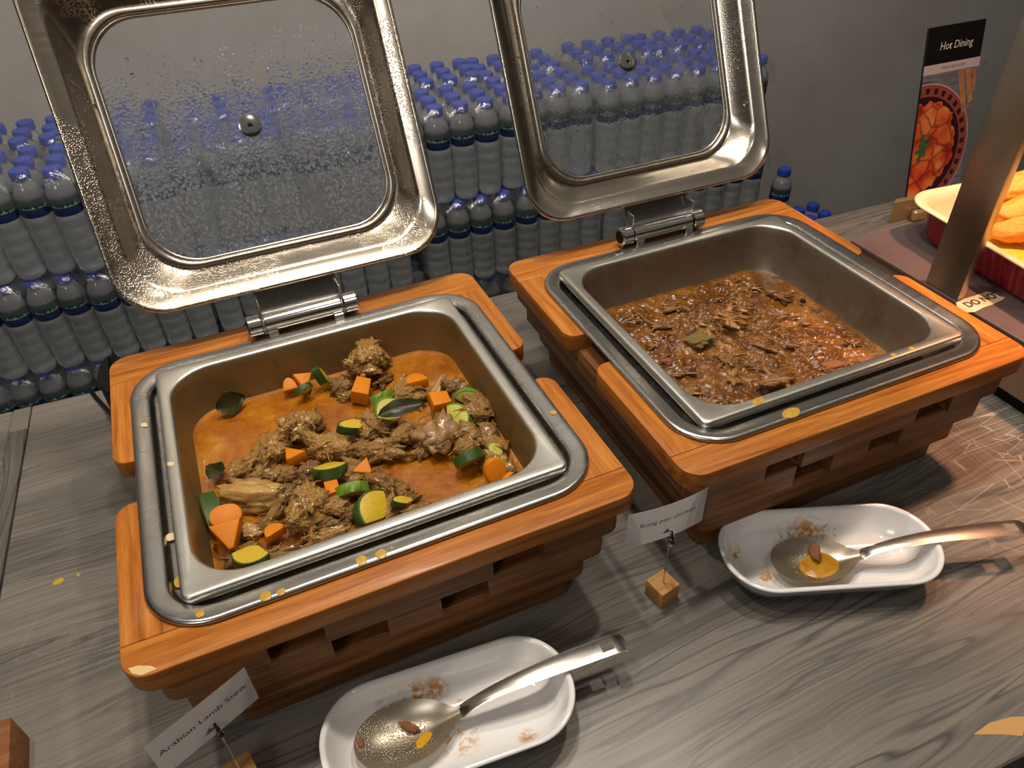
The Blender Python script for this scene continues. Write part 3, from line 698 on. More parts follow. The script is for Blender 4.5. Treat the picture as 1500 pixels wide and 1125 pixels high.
def wedge(kind, seed):
    """vegetable cuts, unit size: 'coin' thick round slice, 'half' half moon, 'tri' wedge, 'stick' bar"""
    bm = bmesh.new()
    if kind == 'coin': pts = [(.5 * cos(rad(a)), .5 * sin(rad(a)) * (1 + .06 * sin(rad(a * 3)))) for a in range(0, 360, 18)]; h = .42
    elif kind == 'half': pts = [(.5 * cos(rad(a)), -.28 + .72 * sin(rad(a))) for a in range(0, 181, 15)]; h = .5
    elif kind == 'tri': pts = [(-.5, .42), (.5, .38), (.46, .30), (.10, -.48), (-.06, -.5), (-.48, .33)]; h = .55
    else: pts = [(-.5, -.48), (.46, -.42), (.5, .40), (-.45, .5)]; h = .75
    prism(bm, pts, -h / 2, h / 2, .05, 2)
    me = bpy.data.meshes.new('carrot_' + kind); bm.to_mesh(me); bm.free(); return finish(me, M_carrot, 45)
CAR = {k: wedge(k, 0) for k in ('coin', 'half', 'tri', 'stick')}
CARROT = [(-0.0406, 0.126, 0.0167, 0.0222, -26, 'half', 'orange carrot half at the back wall, left one of two touching'), (-0.0241, 0.1246, 0.0217, 0.026, -26, 'tri', 'orange carrot wedge at the back wall, right one of two touching'), (0.0346, 0.0798, 0.0292, 0.0209, 39, 'stick', 'oblong carrot bar in front of the big bony lamb chunk'), (0.0975, 0.0657, 0.0261, 0.0256, -26, 'half', 'half-moon carrot half sunk in sauce, back right of left pan'), (0.1084, 0.0122, 0.0224, 0.0235, -26, 'stick', 'carrot chunk beside the pale courgette, right centre of left pan'), (0.0036, -0.0485, 0.0216, 0.0175, 3, 'tri', 'small carrot chip in the middle of the left pan'), (-0.0608, 0.0029, 0.0257, 0.0186, -68, 'tri', 'carrot wedge under the lamb, centre left of left pan'), (-0.1366, -0.0575, 0.0308, 0.0257, -26, 'coin', 'thick round carrot slice at the left front corner of left pan'), (-0.1374, -0.0835, 0.0293, 0.0317, -26, 'tri', 'large triangular carrot wedge below the thick round carrot slice'), (-0.0979, -0.092, 0.0217, 0.0181, 2, 'half', 'carrot piece half under sauce near the front left'), (0.1228, -0.1138, 0.023, 0.0294, -26, 'coin', 'yellow-orange carrot coin at the right front corner of left pan'), (0.1332, -0.123, 0.0142, 0.0086, -5, 'half', 'carrot edge just showing behind the front rim, right corner'), (-0.0336, -0.0623, 0.0142, 0.0188, -26, 'stick', 'small orange carrot between lamb pieces, front centre')]
for i, (x, y, L, W, a, k, lb) in enumerate(CARROT):
    tilt = {7: (rad(24), rad(6)), 8: (rad(20), 0), 10: (rad(58), rad(10)), 0: (rad(30), 0), 1: (rad(20), rad(10))}.get(i, (rad((i * 41) % 30 - 10), rad((i * 29) % 24 - 12)))
    zz = -.038 + (.008 if i in (7, 8, 10, 4) else .003)
    o = link('carrot_piece', CAR[k], None, (x, y, zz), (tilt[0], tilt[1], rad(a + 26)), (L, W, (L + W) * .5))
    tag(o, lb, 'carrot', 'carrot pieces in the left pan')

def zuc_meshes(nm, arc_deg, fm, sm):
    """a quartered courgette slice: flesh wedge and its rind as separate meshes, unit size"""
    bm = bmesh.new(); h = .5
    a0 = 90 - arc_deg / 2; st = [rad(a0 + arc_deg * i / 10) for i in range(11)]
    pts = [(.46 * cos(a) / max(.3, sin(rad(min(90, arc_deg / 2)))), -.42 + .84 * sin(a)) for a in st]
    inner = [(-.12, -.44), (.12, -.44)]
    prism(bm, pts + inner, -h / 2, h / 2, .035, 2); f = bpy.data.meshes.new(nm + '_flesh'); bm.to_mesh(f); bm.free(); finish(f, fm, 45)
    bm = bmesh.new()
    outer = [(p[0] * 1.06, -.42 + (p[1] + .42) * 1.07) for p in pts]
    prism(bm, outer + pts[::-1], -h / 2 * 1.01, h / 2 * 1.01, .012, 1); s = bpy.data.meshes.new(nm + '_rind'); bm.to_mesh(s); bm.free(); finish(s, sm, 45)
    return f, s
ZM = [zuc_meshes('green', 110, M_flesh, M_skin), zuc_meshes('light', 120, M_flesh, M_skinL), zuc_meshes('yellow', 130, M_fleshy, M_skin)]
ZUC = [(-0.0265, 0.1094, 0.0223, 0.0174, 7, 0, (60, 0, 200), 'dark-skinned courgette chip under the two touching carrots'),
 (-0.002, 0.1182, 0.0137, 0.035, -26, 2, (70, 0, 80), 'yellow-fleshed courgette slice standing by the back wall'),
 (0.0088, 0.0188, 0.020, 0.034, -26, 2, (20, 0, 95), 'upright courgette slice left of centre in the left pan'),
 (0.0514, 0.0271, 0.0378, 0.0285, 26, 1, (35, 0, 30), 'pale green courgette wedge above the long bay leaf'),
 (0.0526, 0.0558, 0.0307, 0.0165, 5, 1, (40, 0, 190), 'thin light green courgette strip behind the pale wedge'),
 (0.1416, 0.0129, 0.0294, 0.0174, -38, 1, (75, 0, -20), 'bright green courgette piece by the right pan wall'),
 (0.1205, -0.0171, 0.0417, 0.023, -83, 1, (30, 0, -75), 'pale courgette wedge beside the sinewy lamb knuckle'),
 (0.1055, -0.0826, 0.035, 0.0327, -26, 0, (55, 0, 185), 'blackish green courgette chunk, rind facing the camera, front right'),
 (-0.0296, -0.0367, 0.0379, 0.0258, -12, 2, (28, 0, 168), 'yellow courgette half-moon with green rind, centre left'),
 (-0.0157, -0.0731, 0.0343, 0.0259, -38, 1, (58, 0, 172), 'mid green courgette chunk with rind up, front centre'),
 (-0.1231, -0.1167, 0.0373, 0.0262, -46, 2, (14, 0, 155), 'green courgette chunk against the front rim, left corner'),
 (-0.1490, -0.0371, 0.0503, 0.0131, -86, 0, (80, 0, -84), 'long green courgette strip along the left pan wall'),
 (0.1356, -0.0831, 0.0175, 0.0168, -26, 1, (30, 0, 40), 'small courgette bit between lamb pieces near right wall'),
 (0.0243, -0.1104, 0.0139, 0.0226, -26, 2, (30, 0, 100), 'courgette sliver beside the front rim, centre'),
 (-0.0057, -0.1058, 0.0471, 0.0285, 49, 2, (35, 0, 50), 'soft brownish cooked courgette slice leaning near the front rim')]
for x, y, L, W, a, mi, rt, lb in ZUC:
    f, s = ZM[mi]
    o = link('courgette_piece', f, None, (x, y, -.0325), (rad(rt[0]), rad(rt[1]), rad(rt[2])), (L, W * 1.15, max(L, W) * .62))
    tag(o, lb, 'courgette', 'courgette pieces in the left pan')
    link('rind', s, o)

def leaf(L, W, loc, rot, lb):
    bm = bmesh.new(); n = 14
    rows_ = []
    for i in range(n + 1):
        u = i / n; w_ = W * .5 * (sin(pi * u ** .85) ** .8) * (1 + .06 * sin(u * 21)) + .0004
        rows_.append([bm.verts.new((L * (u - .5), w_ * v, .0025 * sin(u * 5) + .10 * W * abs(v) ** 1.5 + (0 if v else -.0008))) for v in (-1, -.5, 0, .5, 1)])
    for A, B in zip(rows_, rows_[1:]):
        for k in range(4): bm.faces.new((A[k], B[k], B[k + 1], A[k + 1]))
    r = bmesh.ops.solidify(bm, geom=list(bm.faces), thickness=.0005)
    o = mk('bay_leaf', bm, M_leaf, None, loc, rot, 60)
    return tag(o, lb, 'leaf', 'bay leaves in the left pan')
leaf(.036, .026, (-.1090, .1255, -.034), (rad(60), rad(0), rad(14)), 'dark bay leaf resting on the back wall of the left pan')
leaf(.056, .020, (.0648, .0083, -.018), (rad(24), rad(-4), rad(-3)), 'long olive bay leaf lying on lamb in the middle of the pan')
leaf(.032, .018, (-.1390, .0212, -.036), (rad(20), rad(10), rad(60)), 'dark bay leaf half sunk at the left pan wall')

MEAT2 = [(-0.0453, 0.0156, 0.0427, 0.0299, -37), (0.0185, 0.0283, 0.056, 0.0534, -10), (-0.0076, -0.0961, 0.0524, 0.0507, -43), (-0.0518, -0.0655, 0.0276, 0.036, -107), (0.1158, 0.0562, 0.0477, 0.0423, -57), (-0.104, 0.0029, 0.0194, 0.0163, -59), (-0.1241, -0.0356, 0.0173, 0.0236, 70), (-0.0945, -0.1059, 0.0495, 0.0215, -19), (0.1269, -0.0723, 0.0342, 0.0153, -36), (-0.0886, 0.093, 0.0291, 0.0117, -27), (-0.1014, 0.0387, 0.0181, 0.0151, 4), (-0.1062, -0.0867, 0.0334, 0.0281, -12), (-0.0112, -0.0588, 0.032, 0.0152, -44), (0.1078, -0.0061, 0.0276, 0.0199, 13), (0.073, -0.0976, 0.0343, 0.0225, -18), (0.1021, -0.1231, 0.0322, 0.0168, -12), (-0.1096, -0.0642, 0.0353, 0.0263, -5), (-0.1249, 0.0779, 0.0241, 0.0137, -52), (-0.0297, 0.1004, 0.0305, 0.0198, -18), (0.0232, -0.0286, 0.0377, 0.0188, -62), (-0.0946, -0.028, 0.0387, 0.0263, -11), (0.0566, 0.0566, 0.0429, 0.0256, 4), (0.1141, -0.1089, 0.0279, 0.0182, -26), (-0.0672, 0.0678, 0.0382, 0.0252, -10), (0.035, -0.1143, 0.037, 0.0181, -5), (-0.0118, 0.0542, 0.0302, 0.0218, 4), (0.0603, -0.0423, 0.0294, 0.0192, -45), (-0.0374, -0.0256, 0.0372, 0.0198, -76), (-0.0396, -0.1195, 0.0353, 0.0148, -5)]
lm2 = rowlabels(MEAT2, 'gravy-coated chicken shred', 'right pan', BANDS)
sp2 = {0: 'plump olive-beige chicken chunk left of centre in the right pan', 1: 'stringy clump of chicken behind the olive chunk, right pan', 2: 'big crumbly clump of chicken at the front centre, right pan', 3: 'chicken bone end standing out of gravy near the front, right pan', 4: 'shredded chicken mound by the right wall, right pan', 5: 'pinkish chicken bit near the left wall, upper one', 6: 'pinkish chicken bit near the left wall, lower one'}
for i, (x, y, L, W, a) in enumerate(MEAT2):
    pool = OLIVE if i == 0 else PINK if i in (5, 6, 14, 22) else SHRED
    p = O2 + Matrix.Rotation(Y2, 3, 'Z') @ Vector((x, y, 0))
    zz = -.0575 + min(L, W) * (.22 if i in (0, 1, 2, 3) else .08)
    o = link('chicken_shred', pool[i % len(pool)], None, (p.x, p.y, zz), (rad((i * 37) % 24 - 12), rad((i * 53) % 20 - 10), rad(a)), (L * 1.1, W * 1.1, (L + W) * .42))
    tag(o, sp2.get(i, lm2[i]), 'meat', 'chicken pieces in the right pan')
bm = bmesh.new(); rnd = random.Random(21)
for k in range(330):
    x, y = rnd.uniform(-.140, .140), rnd.uniform(-.130, .130)
    if mn.noise(Vector((x * 18, y * 18, 4.2))) < -.12: continue
    a = rnd.gauss(-.55, .9); L = rnd.uniform(.006, .022); cv = rnd.uniform(-1, 1) * .25; r0 = rnd.uniform(.0005, .0014)
    pts = []
    for q in range(6):
        u = q / 5 - .5; b = a + cv * u * 4
        pts.append((x + L * u * cos(b), y + L * u * sin(b), -.0548 + .0022 * (1 - 4 * u * u) + .0015 * mn.noise(Vector((x * 90 + u * 3, y * 90, 1)))))
    tube(bm, pts, [r0 * .4, r0, r0 * 1.2, r0 * 1.1, r0 * .9, r0 * .3], 6)
sh = tag(mk('chicken_fibres', bm, M_chick, None, g2, (0, 0, Y2), 180), 'fine pulled chicken fibres strewn through the gravy of the right pan', 'meat', None, 'stuff')
bm = bmesh.new(); bmesh.ops.create_icosphere(bm, subdivisions=2, radius=.004)
for v in bm.verts: v.co *= 1 + .5 * mn.noise(v.co * 400); v.co.z *= .6
p = O2 + Vector((.134, .030, -.052)); tag(mk('burnt_bit', bm, M_black, None, p), 'small black burnt bit near the right wall of the right pan', 'food scrap')

# dried drops on the steel borders
def drop(x, y, r, z, lb, mat=M_drip, sx=1.0, rz=0.0, dish=None):
    bm = bmesh.new(); lathe(bm, [(r, 0), (r * .96, r * .10), (r * .7, r * .16), (r * .3, r * .17)], 14, True, True)
    for v in bm.verts:
        k = 1 + .18 * mn.noise(Vector((v.co.x / r * 1.3, v.co.y / r * 1.3, x * 90))); v.co.x *= k * sx; v.co.y *= k
    if dish: q = O2 + Matrix.Rotation(Y2, 3, 'Z') @ Vector((x, y, 0)); x, y = q.x, q.y
    return tag(mk('sauce_drop', bm, mat, None, (x, y, z), (0, 0, rz)), lb, 'sauce drop')
ZB = .0046
drop(-.0325, -.1935, .0052, ZB + .0003, 'larger ring-shaped sauce drop on the front steel border, left of the pair')
drop(-.0154, -.1940, .0052, ZB + .0003, 'ring-shaped sauce drop on the front steel border, right of the pair')
drop(-.0050, -.1915, .0014, ZB, 'tiny sauce speck on the front steel border beside the pair of drops')
drop(-.1135, -.1950, .0050, ZB + .0003, 'brown sauce drop on the front steel border, left part')
drop(-.1011, -.1960, .0036, ZB + .0004, 'small sauce drop on the front steel border next to the brown one')
drop(-.1647, -.1890, .0036, ZB + .0006, 'yellow sauce drop at the left front corner of the steel border')
drop(-.1818, -.0861, .0050, -.0038, 'pale almond sliver in the left trough of the left dish', M_almond, 1.0, .5)
drop(-.1803, -.1403, .0060, -.0044, 'yellow sauce smear in the left trough, front corner', M_drip, .6)
drop(-.1937, .0764, .0042, ZB, 'onion scrap on the left steel border of the left dish', M_almond, .7, .6)
drop(-.1718, -.0027, .0042, .0092, 'food scrap on the left pan rim of the left dish', M_almond, .7, .9)
drop(.1990, -.0950, .0034, ZB + .0006, 'sauce drop on the right steel border of the left dish')
drop(-.0851, -.1930, .0065, ZB + .0003, 'crusty sauce patch on the front steel border of the right dish', M_drip, 1.7, .1, 1)
drop(-.1066, -.1672, .0045, .0092, 'crusty sauce patch on the front pan rim of the right dish', M_drip, 1.8, .1, 1)
drop(.1009, -.1670, .0030, .0092, 'yellow crumb on the front pan rim of the right dish, right part', M_drip, 1.2, 0, 1)
drop(.0743, -.1672, .0030, .0092, 'yellow crumb on the front pan rim of the right dish, left of another', M_drip, 1.2, 0, 1)
drop(-.3397, .0653, .0045, ZC, 'olive sauce spot on the counter left of the left dish', M_drip, 1.3, .2)
drop(-.3193, .0658, .0020, ZC, 'tiny brown spot on the counter beside the olive spot', M_drip)

# ------------------------------------------------------------------ plates and spoons
def plate(loc, rz, hx, hy, mat, lb):
    prof_out = [(.030, 0), (.024, .0005), (.016, .006), (.006, .024), (.002, .033), (.0005, .0355), (.0, .0368), (.0008, .0382), (.0030, .0386), (.0052, .0376), (.0062, .0350), (.010, .0245), (.018, .0105), (.026, .0060), (.036, .0046)]
    bm = bmesh.new(); lp = sweep(bm, hx, hy, hy * .96, prof_out, seg=16, rf=lambda d: (hy - d) * .93)
    bm.faces.new(lp[0][::-1]); bm.faces.new(lp[-1])
    return tag(mk('oval_spoon_rest', bm, mat, None, loc, (0, 0, rz), 80), lb, 'dish', 'white oval spoon rests')
plate((.003, -.2815, ZC), rad(-5), .1155, .0545, M_plate1, 'white oval spoon rest in front of the left dish, smeared with sauce')
plate((.434, -.281, ZC), rad(-21), .1165, .0545, M_plate2, 'white oval spoon rest in front of the right dish, smeared with gravy')

def spoon(loc, rz, pitch, bl, bw, hl, lb, endtip=True):
    """bowl and handle along local +x, origin at the bowl's centre rim level"""
    R = empty('serving_spoon', loc, rot=(0, 0, rz)); tag(R, lb, 'spoon', 'steel serving spoons')
    bm = bmesh.new(); nr, na = 12, 72; rings = []
    for j in range(1, nr + 1):
        s = j / nr; ring = []
        for k in range(na):
            a = 2 * pi * k / na; x = bl / 2 * s * cos(a); y = bw / 2 * s * sin(a) * (1 - .10 * cos(a))
            aa = a if a < pi else 2 * pi - a
            x += .017 * math.exp(-(aa / .22) ** 2) * s ** 6
            ring.append(bm.verts.new((x, y, -.0135 * (1 - s ** 2.4) + .0012 * math.exp(-(aa / .22) ** 2) * s ** 6)))
        rings.append(ring)
    c = bm.verts.new((0, 0, -.0135))
    for k in range(na): bm.faces.new((c, rings[0][k], rings[0][(k + 1) % na]))
    for A, B in zip(rings, rings[1:]):
        for k in range(na): bm.faces.new((A[k], B[k], B[(k + 1) % na], A[(k + 1) % na]))
    bmesh.ops.solidify(bm, geom=list(bm.faces), thickness=.0014)
    mk('bowl', bm, M_bowl, R, ang=70)
    bm = bmesh.new(); n = 40; cols = 8; g = []
    for i in range(n + 1):
        u = i / n; x = bl / 2 + .006 + u * (hl - .017)
        wd = .0058 + .0010 * max(0, 1 - u / .06) + .0042 * min(1, max(0, (u - .08) / .6))
        if u > .97: wd *= 1.0 - .06 * ((u - .97) / .03)
        z = .0009 - .0014 * max(0, 1 - u / .03) + pitch * u * hl + .016 * (1 - math.exp(-u * 6)) - .010 * u * u
        if endtip and u > .93: z -= .004 * ((u - .93) / .07) ** 2
        row = []
        for j in range(cols + 1):
            v = j / cols * 2 - 1
            xe = x + (.002 * (1 - v * v) if i == n else 0)
            row.append(bm.verts.new((xe, wd * v, z - .0009 * v * v)))
        g.append(row)
    for i in range(n):
        for j in range(cols):
            if 34 <= i <= 36 and 2 <= j <= 5: continue
            bm.faces.new((g[i][j], g[i + 1][j], g[i + 1][j + 1], g[i][j + 1]))
    bmesh.ops.solidify(bm, geom=list(bm.faces), thickness=.0016)
    mk('handle', bm, M_spoon, R, ang=60)
    return R
spoon((-.0385, -.2735, -.1435), rad(-4), .085, .092, .060, .182, 'steel serving spoon lying in the left oval rest, bowl to the left')
spoon((.4185, -.2795, -.1435), rad(-19), .085, .092, .060, .195, 'steel serving spoon lying in the right oval rest, handle out of frame')
def scrap(loc, L, W, rz, seed, mat, lb, H=.55):
    me = lump_mesh('food_scrap', seed, mat, sub=3, ridge=.2, rough=.25)
    return tag(link('meat_scrap', me, None, loc, (0, rad(8), rz), (L, W, (L + W) * H)), lb, 'food scrap')
scrap((-.0330, -.2660, -.1525), .022, .0085, rad(-45), 70, M_pink, 'strip of meat in the bowl of the left spoon')
scrap((-.0775, -.2640, -.1455), .006, .010, 0, 71, M_pink, 'crumb of meat on the rim of the left spoon bowl')
scrap((.4300, -.2700, -.1480), .030, .013, rad(60), 72, M_pink, 'curled piece of chicken standing in the right spoon bowl', .6)
drop(-.0220, -.2850, .0095, -.1555, 'yellow pool of sauce in the left spoon bowl', mat_food('yellow_oil', [(.3, (.55, .24, .004)), (.7, (.68, .40, .03))], 80, .12, .2, .0005, 200), 1.1)
drop(.4270, -.2860, .0190, -.1550, 'brownish yellow gravy film in the right spoon bowl', mat_food('gravy_film', [(.3, (.34, .14, .004)), (.7, (.55, .30, .03))], 60, .18, .6, .001, 160), 1.3, rad(-19))

# ------------------------------------------------------------------ card holders
def text_mesh(txt, size, sx=1.0, shear=0.0, space=1.0, bold=0.0):
    c = bpy.data.curves.new('txt', 'FONT'); c.body = txt; c.size = size; c.align_x = 'CENTER'; c.align_y = 'CENTER'; c.shear = shear; c.space_character = space
    c.resolution_u = 3; c.offset = bold
    o = bpy.data.objects.new('txt', c); COL.objects.link(o)
    dg = bpy.context.evaluated_depsgraph_get(); dg.update()
    me = bpy.data.meshes.new_from_object(o.evaluated_get(dg), depsgraph=dg)
    bpy.data.objects.remove(o); bpy.data.curves.remove(c)
    for v in me.vertices: v.co.x *= sx
    return me
def cube_holder(loc, rz, card_yaw, cardw, cardh, cx, cz, txt, lb, cardlb, roll=0.0, bend=.004, sz=.0072, clip=True, txs=1.25):
    R = empty('card_holder', loc, rz); tag(R, lb, 'card holder', 'wooden cube card holders')
    s = .0125
    bm = bmesh.new(); bx(bm, -s, s, -s, s, 0, .0235, .0009); mk('wooden_cube', bm, M_cube, R)
    yw = card_yaw - rz
    bm = bmesh.new(); tube(bm, [(0, 0, .022), (.0006, .0003, .05), (.0006, .0003, .078), (.0006, .0003, .094)], .0009, 8); mk('wire_stem', bm, M_chrome, R)
    bm = bmesh.new()
    tube(bm, [(0, -.0035, 0), (0, -.0046, .006), (0, -.0036, .014), (0, -.0008, .021)], [.0013, .0026, .0024, .0010], 10)
    tube(bm, [(0, .0035, 0), (0, .0046, .006), (0, .0036, .014), (0, .0008, .021)], [.0013, .0026, .0024, .0010], 10)
    tube(bm, [(-.003, 0, .005), (.003, 0, .005)], .0016, 8)
    mk('clip', bm, M_chrome, R, (.0006, .0003, .086), (0, 0, yw))
    Cd = empty('menu_card', (loc[0] + .0006, loc[1] + .0003, loc[2]), card_yaw); tag(Cd, cardlb, 'card', 'menu cards')
    f = lambda x: bend * (x / (cardw / 2)) ** 2
    bm = bmesh.new(); n = 16; vs = []
    for i in range(n + 1):
        x = -cardw / 2 + cardw * i / n
        vs.append([bm.verts.new((x + cx, f(x), cz + z)) for z in (-cardh / 2, 0, cardh / 2)])
    for A, B in zip(vs, vs[1:]):
        for k in range(2): bm.faces.new((A[k], B[k], B[k + 1], A[k + 1]))
    bmesh.ops.solidify(bm, geom=list(bm.faces), thickness=.0004)
    mk('card_sheet', bm, M_card, Cd, rot=(0, roll, 0))
    me = text_mesh(txt, sz, txs)
    for v in me.vertices: v.co = Vector((v.co.x + cx, f(v.co.x) - .0006, cz + .004 + v.co.y))
    finish(me, M_ink, 180); link('lettering', me, Cd, rot=(0, roll, 0))
    bm = bmesh.new(); t0 = -cardh / 2 + .0075
    for a, b, c in (((-.0048, 0), (.0042, 0), (0, .0062)),):
        bm.faces.new([bm.verts.new((cx + q[0] + (-.0005 if cx > -.1 else 0), -.0006, cz + t0 + q[1] + .0005)) for q in (a, b, c)])
    mk('triangle_mark', bm, M_grey, Cd, rot=(0, roll, 0))
    return R
cube_holder((.2565, -.237, ZC), rad(11), rad(-2), .0870, .0490, -.0050, .1225, 'Kung pao chicken', 'pale wooden cube card holder left of the right spoon rest', 'white card reading Kung pao chicken in front of the right dish', sz=.0078, txs=1.1)
cube_holder((-.179, -.2459, ZC), rad(12), rad(23.5), .0850, .0480, -.0045, .1150, 'Arabian Lamb Stew', 'pale wooden cube card holder at the bottom edge, near the left dish', 'white card reading Arabian Lamb Stew in front of the left dish', bend=.0005, sz=.0078, txs=1.22)
bm = bmesh.new(); bx(bm, -.10, 0, -.12, 0, 0, .040, .0016)
tag(mk('wooden_block', bm, M_cubed, None, (-0.3595, -0.1185, ZC), (0, 0, rad(2))), 'dark brown wooden block cut off at the bottom left corner', 'block')

# ------------------------------------------------------------------ hot plate with casserole, post, sign
ZS = -.065
HP = empty('hot_plate', (.835, .137, ZC)); tag(HP, 'hot plate cabinet with a dark glossy top, right of the right dish', 'hot plate')
bm = bmesh.new(); bx(bm, 0, .62, -.62, 0, .094, .100, .0015); mk('plate_top', bm, M_slab, HP)
bm = bmesh.new(); bx(bm, .003, .617, -.617, -.003, .020, .0938, .001, 1); mk('cabinet_body', bm, M_side, HP)
bm = bmesh.new(); bx(bm, .012, .60, -.605, -.012, 0, .0199); mk('plinth', bm, M_black, HP)
bm = bmesh.new(); bx(bm, 0, .014, -.0275, .0275, 0, .80, .0012)
tag(mk('steel_post', bm, M_post, None, (.8372, -.0335, ZS)), 'flat brushed steel post rising from the hot plate at the right edge', 'post')
tp = empty('warning_tape', (.862, -.0745, ZS), rad(1)); tag(tp, 'torn beige tape strip with worn black capitals on the hot plate', 'tape')
bm = bmesh.new(); pts = [(-.036, -.012), (-.026, -.016), (-.005, -.0135), (.012, -.0142), (.030, -.0125), (.040, -.010), (.036, -.004), (.041, .003), (.034, .008), (.030, .0125), (.010, .0122), (-.012, .0135), (-.030, .011), (-.037, .002)]
prism(bm, pts, .0001, .0006); mk('tape_strip', bm, M_tape, tp)
me = text_mesh('DO NOT', .0165, 1.0, bold=.0005)
for v in me.vertices: v.co = Vector((v.co.x + .009, v.co.y, .0009))
finish(me, M_ink, 180); link('lettering', me, tp)

CS = empty('casserole_dish', (1.018, -.052, ZS), rad(-6.2)); tag(CS, 'red fluted casserole dish with cream glaze inside, at right edge', 'casserole dish')
bm = bmesh.new(); hx, hy, r = .128, .172, .05
out = [(.034, 0), (.030, .001), (.027, .006), (.022, .030), (.016, .052), (.013, .0565)]
loops = []
for d, z in out:
    lp = rr_loop(hx - d, hy - d, r - d * .4, 10); dense = []
    for (x0, y0), (x1, y1) in zip(lp, lp[1:] + lp[:1]):
        L = math.hypot(x1 - x0, y1 - y0); k = max(1, int(L / .0035))
        for i in range(k): dense.append((x0 + (x1 - x0) * i / k, y0 + (y1 - y0) * i / k, None))
    loops.append((dense, z))
nmin = min(len(l) for l, z in loops)
def resamp(l, n):
    P = [Vector((p[0], p[1])) for p in l]; cum = [0]
    for a, b in zip(P, P[1:] + P[:1]): cum.append(cum[-1] + (b - a).length)
    outp = []; T = cum[-1]; j = 0
    for i in range(n):
        s = T * i / n
        while cum[j + 1] < s: j += 1
        a, b = P[j], P[(j + 1) % len(P)]; outp.append(a.lerp(b, (s - cum[j]) / max(1e-9, cum[j + 1] - cum[j])))
    return outp
NN = 340; rings = []
for d, (l, z) in enumerate(loops):
    q = resamp(l, NN); fl = 0 if d in (0, 1, 5) else 1
    ring = []
    for i, p in enumerate(q):
        g = (abs(sin(pi * i / 5.0)) - .5) * .0032 * fl
        nrm = p.normalized(); ring.append(bm.verts.new((p.x + nrm.x * g, p.y + nrm.y * g, z)))
    rings.append(ring)
for A, B in zip(rings, rings[1:]):
    for k in range(NN): bm.faces.new((A[k], A[(k + 1) % NN], B[(k + 1) % NN], B[k]))
bm.faces.new(rings[0][::-1]); mk('fluted_body', bm, M_red, CS, ang=60)
bm = bmesh.new(); prof = [(.0135, .0566), (.004, .0572), (.0, .0590), (-.0005, .0605), (.0010, .0620), (.005, .0626), (.010, .0618), (.0145, .0590), (.020, .045), (.028, .014), (.036, .0075), (.06, .006)]
lp = sweep(bm, hx, hy, r, prof, seg=12, rf=lambda d: .05 - d * .4); bm.faces.new(lp[-1]); mk('glazed_rim', bm, M_cream, CS, ang=80)
M_yel = mat_sauce('yellow_egg_sauce', [(.32, (.62, .30, .02)), (.47, (.75, .45, .05)), (.60, (.80, .58, .12)), (.74, (.82, .66, .25))], .25, .4)
bm = bmesh.new(); NJ = 30; lo = rr_loop(.103, .110, .03, 10); vv = [[bm.verts.new((x * j / NJ, y * j / NJ - .036, .044 + .0025 * mn.noise(Vector((x * j * 1.2, y * j * 1.2, 2.0))) )) for x, y in lo] for j in range(1, NJ + 1)]
cc = bm.verts.new((0, -.036, .045)); nl = len(lo)
for k in range(nl): bm.faces.new((cc, vv[0][k], vv[0][(k + 1) % nl]))
for A, B in zip(vv, vv[1:]):
    for k in range(nl): bm.faces.new((A[k], B[k], B[(k + 1) % nl], A[(k + 1) % nl]))
tag(mk('yellow_sauce', bm, M_yel, None, (1.018, -.052, ZS), (0, 0, rad(-6.2)), 180), 'bright yellow sauce with flecks in the red casserole', 'sauce')
WED = [(.962, -.030, .000, .085, .042, -30, 'baked wedge nearest the post, lying on yellow sauce'), (1.000, -.010, .012, .110, .052, -12, 'long golden wedge lying across the middle of the casserole'), (1.000, -.080, .000, .085, .042, 25, 'golden wedge at the right edge of the photograph, in the casserole'), (1.030, .030, .022, .110, .058, -20, 'topmost golden wedge behind the others in the casserole'), (1.06, -.05, .012, .09, .05, 10, 'wedge at the far right of the casserole pile')]
for i, (x, y, z, L, W, a, lb) in enumerate(WED):
    me = lump_mesh('baked_wedge', 80 + i, M_tan, sub=4, ridge=.08, rough=.14, ax=(1, .8, .6), stretch=(.5, 1.2, 1.2))
    tag(link('baked_wedge', me, None, (x, y, z), (rad(18), rad(-8), rad(a)), (L, W, (L + W) * .42)), lb, 'potato wedge', 'golden wedges in the casserole')

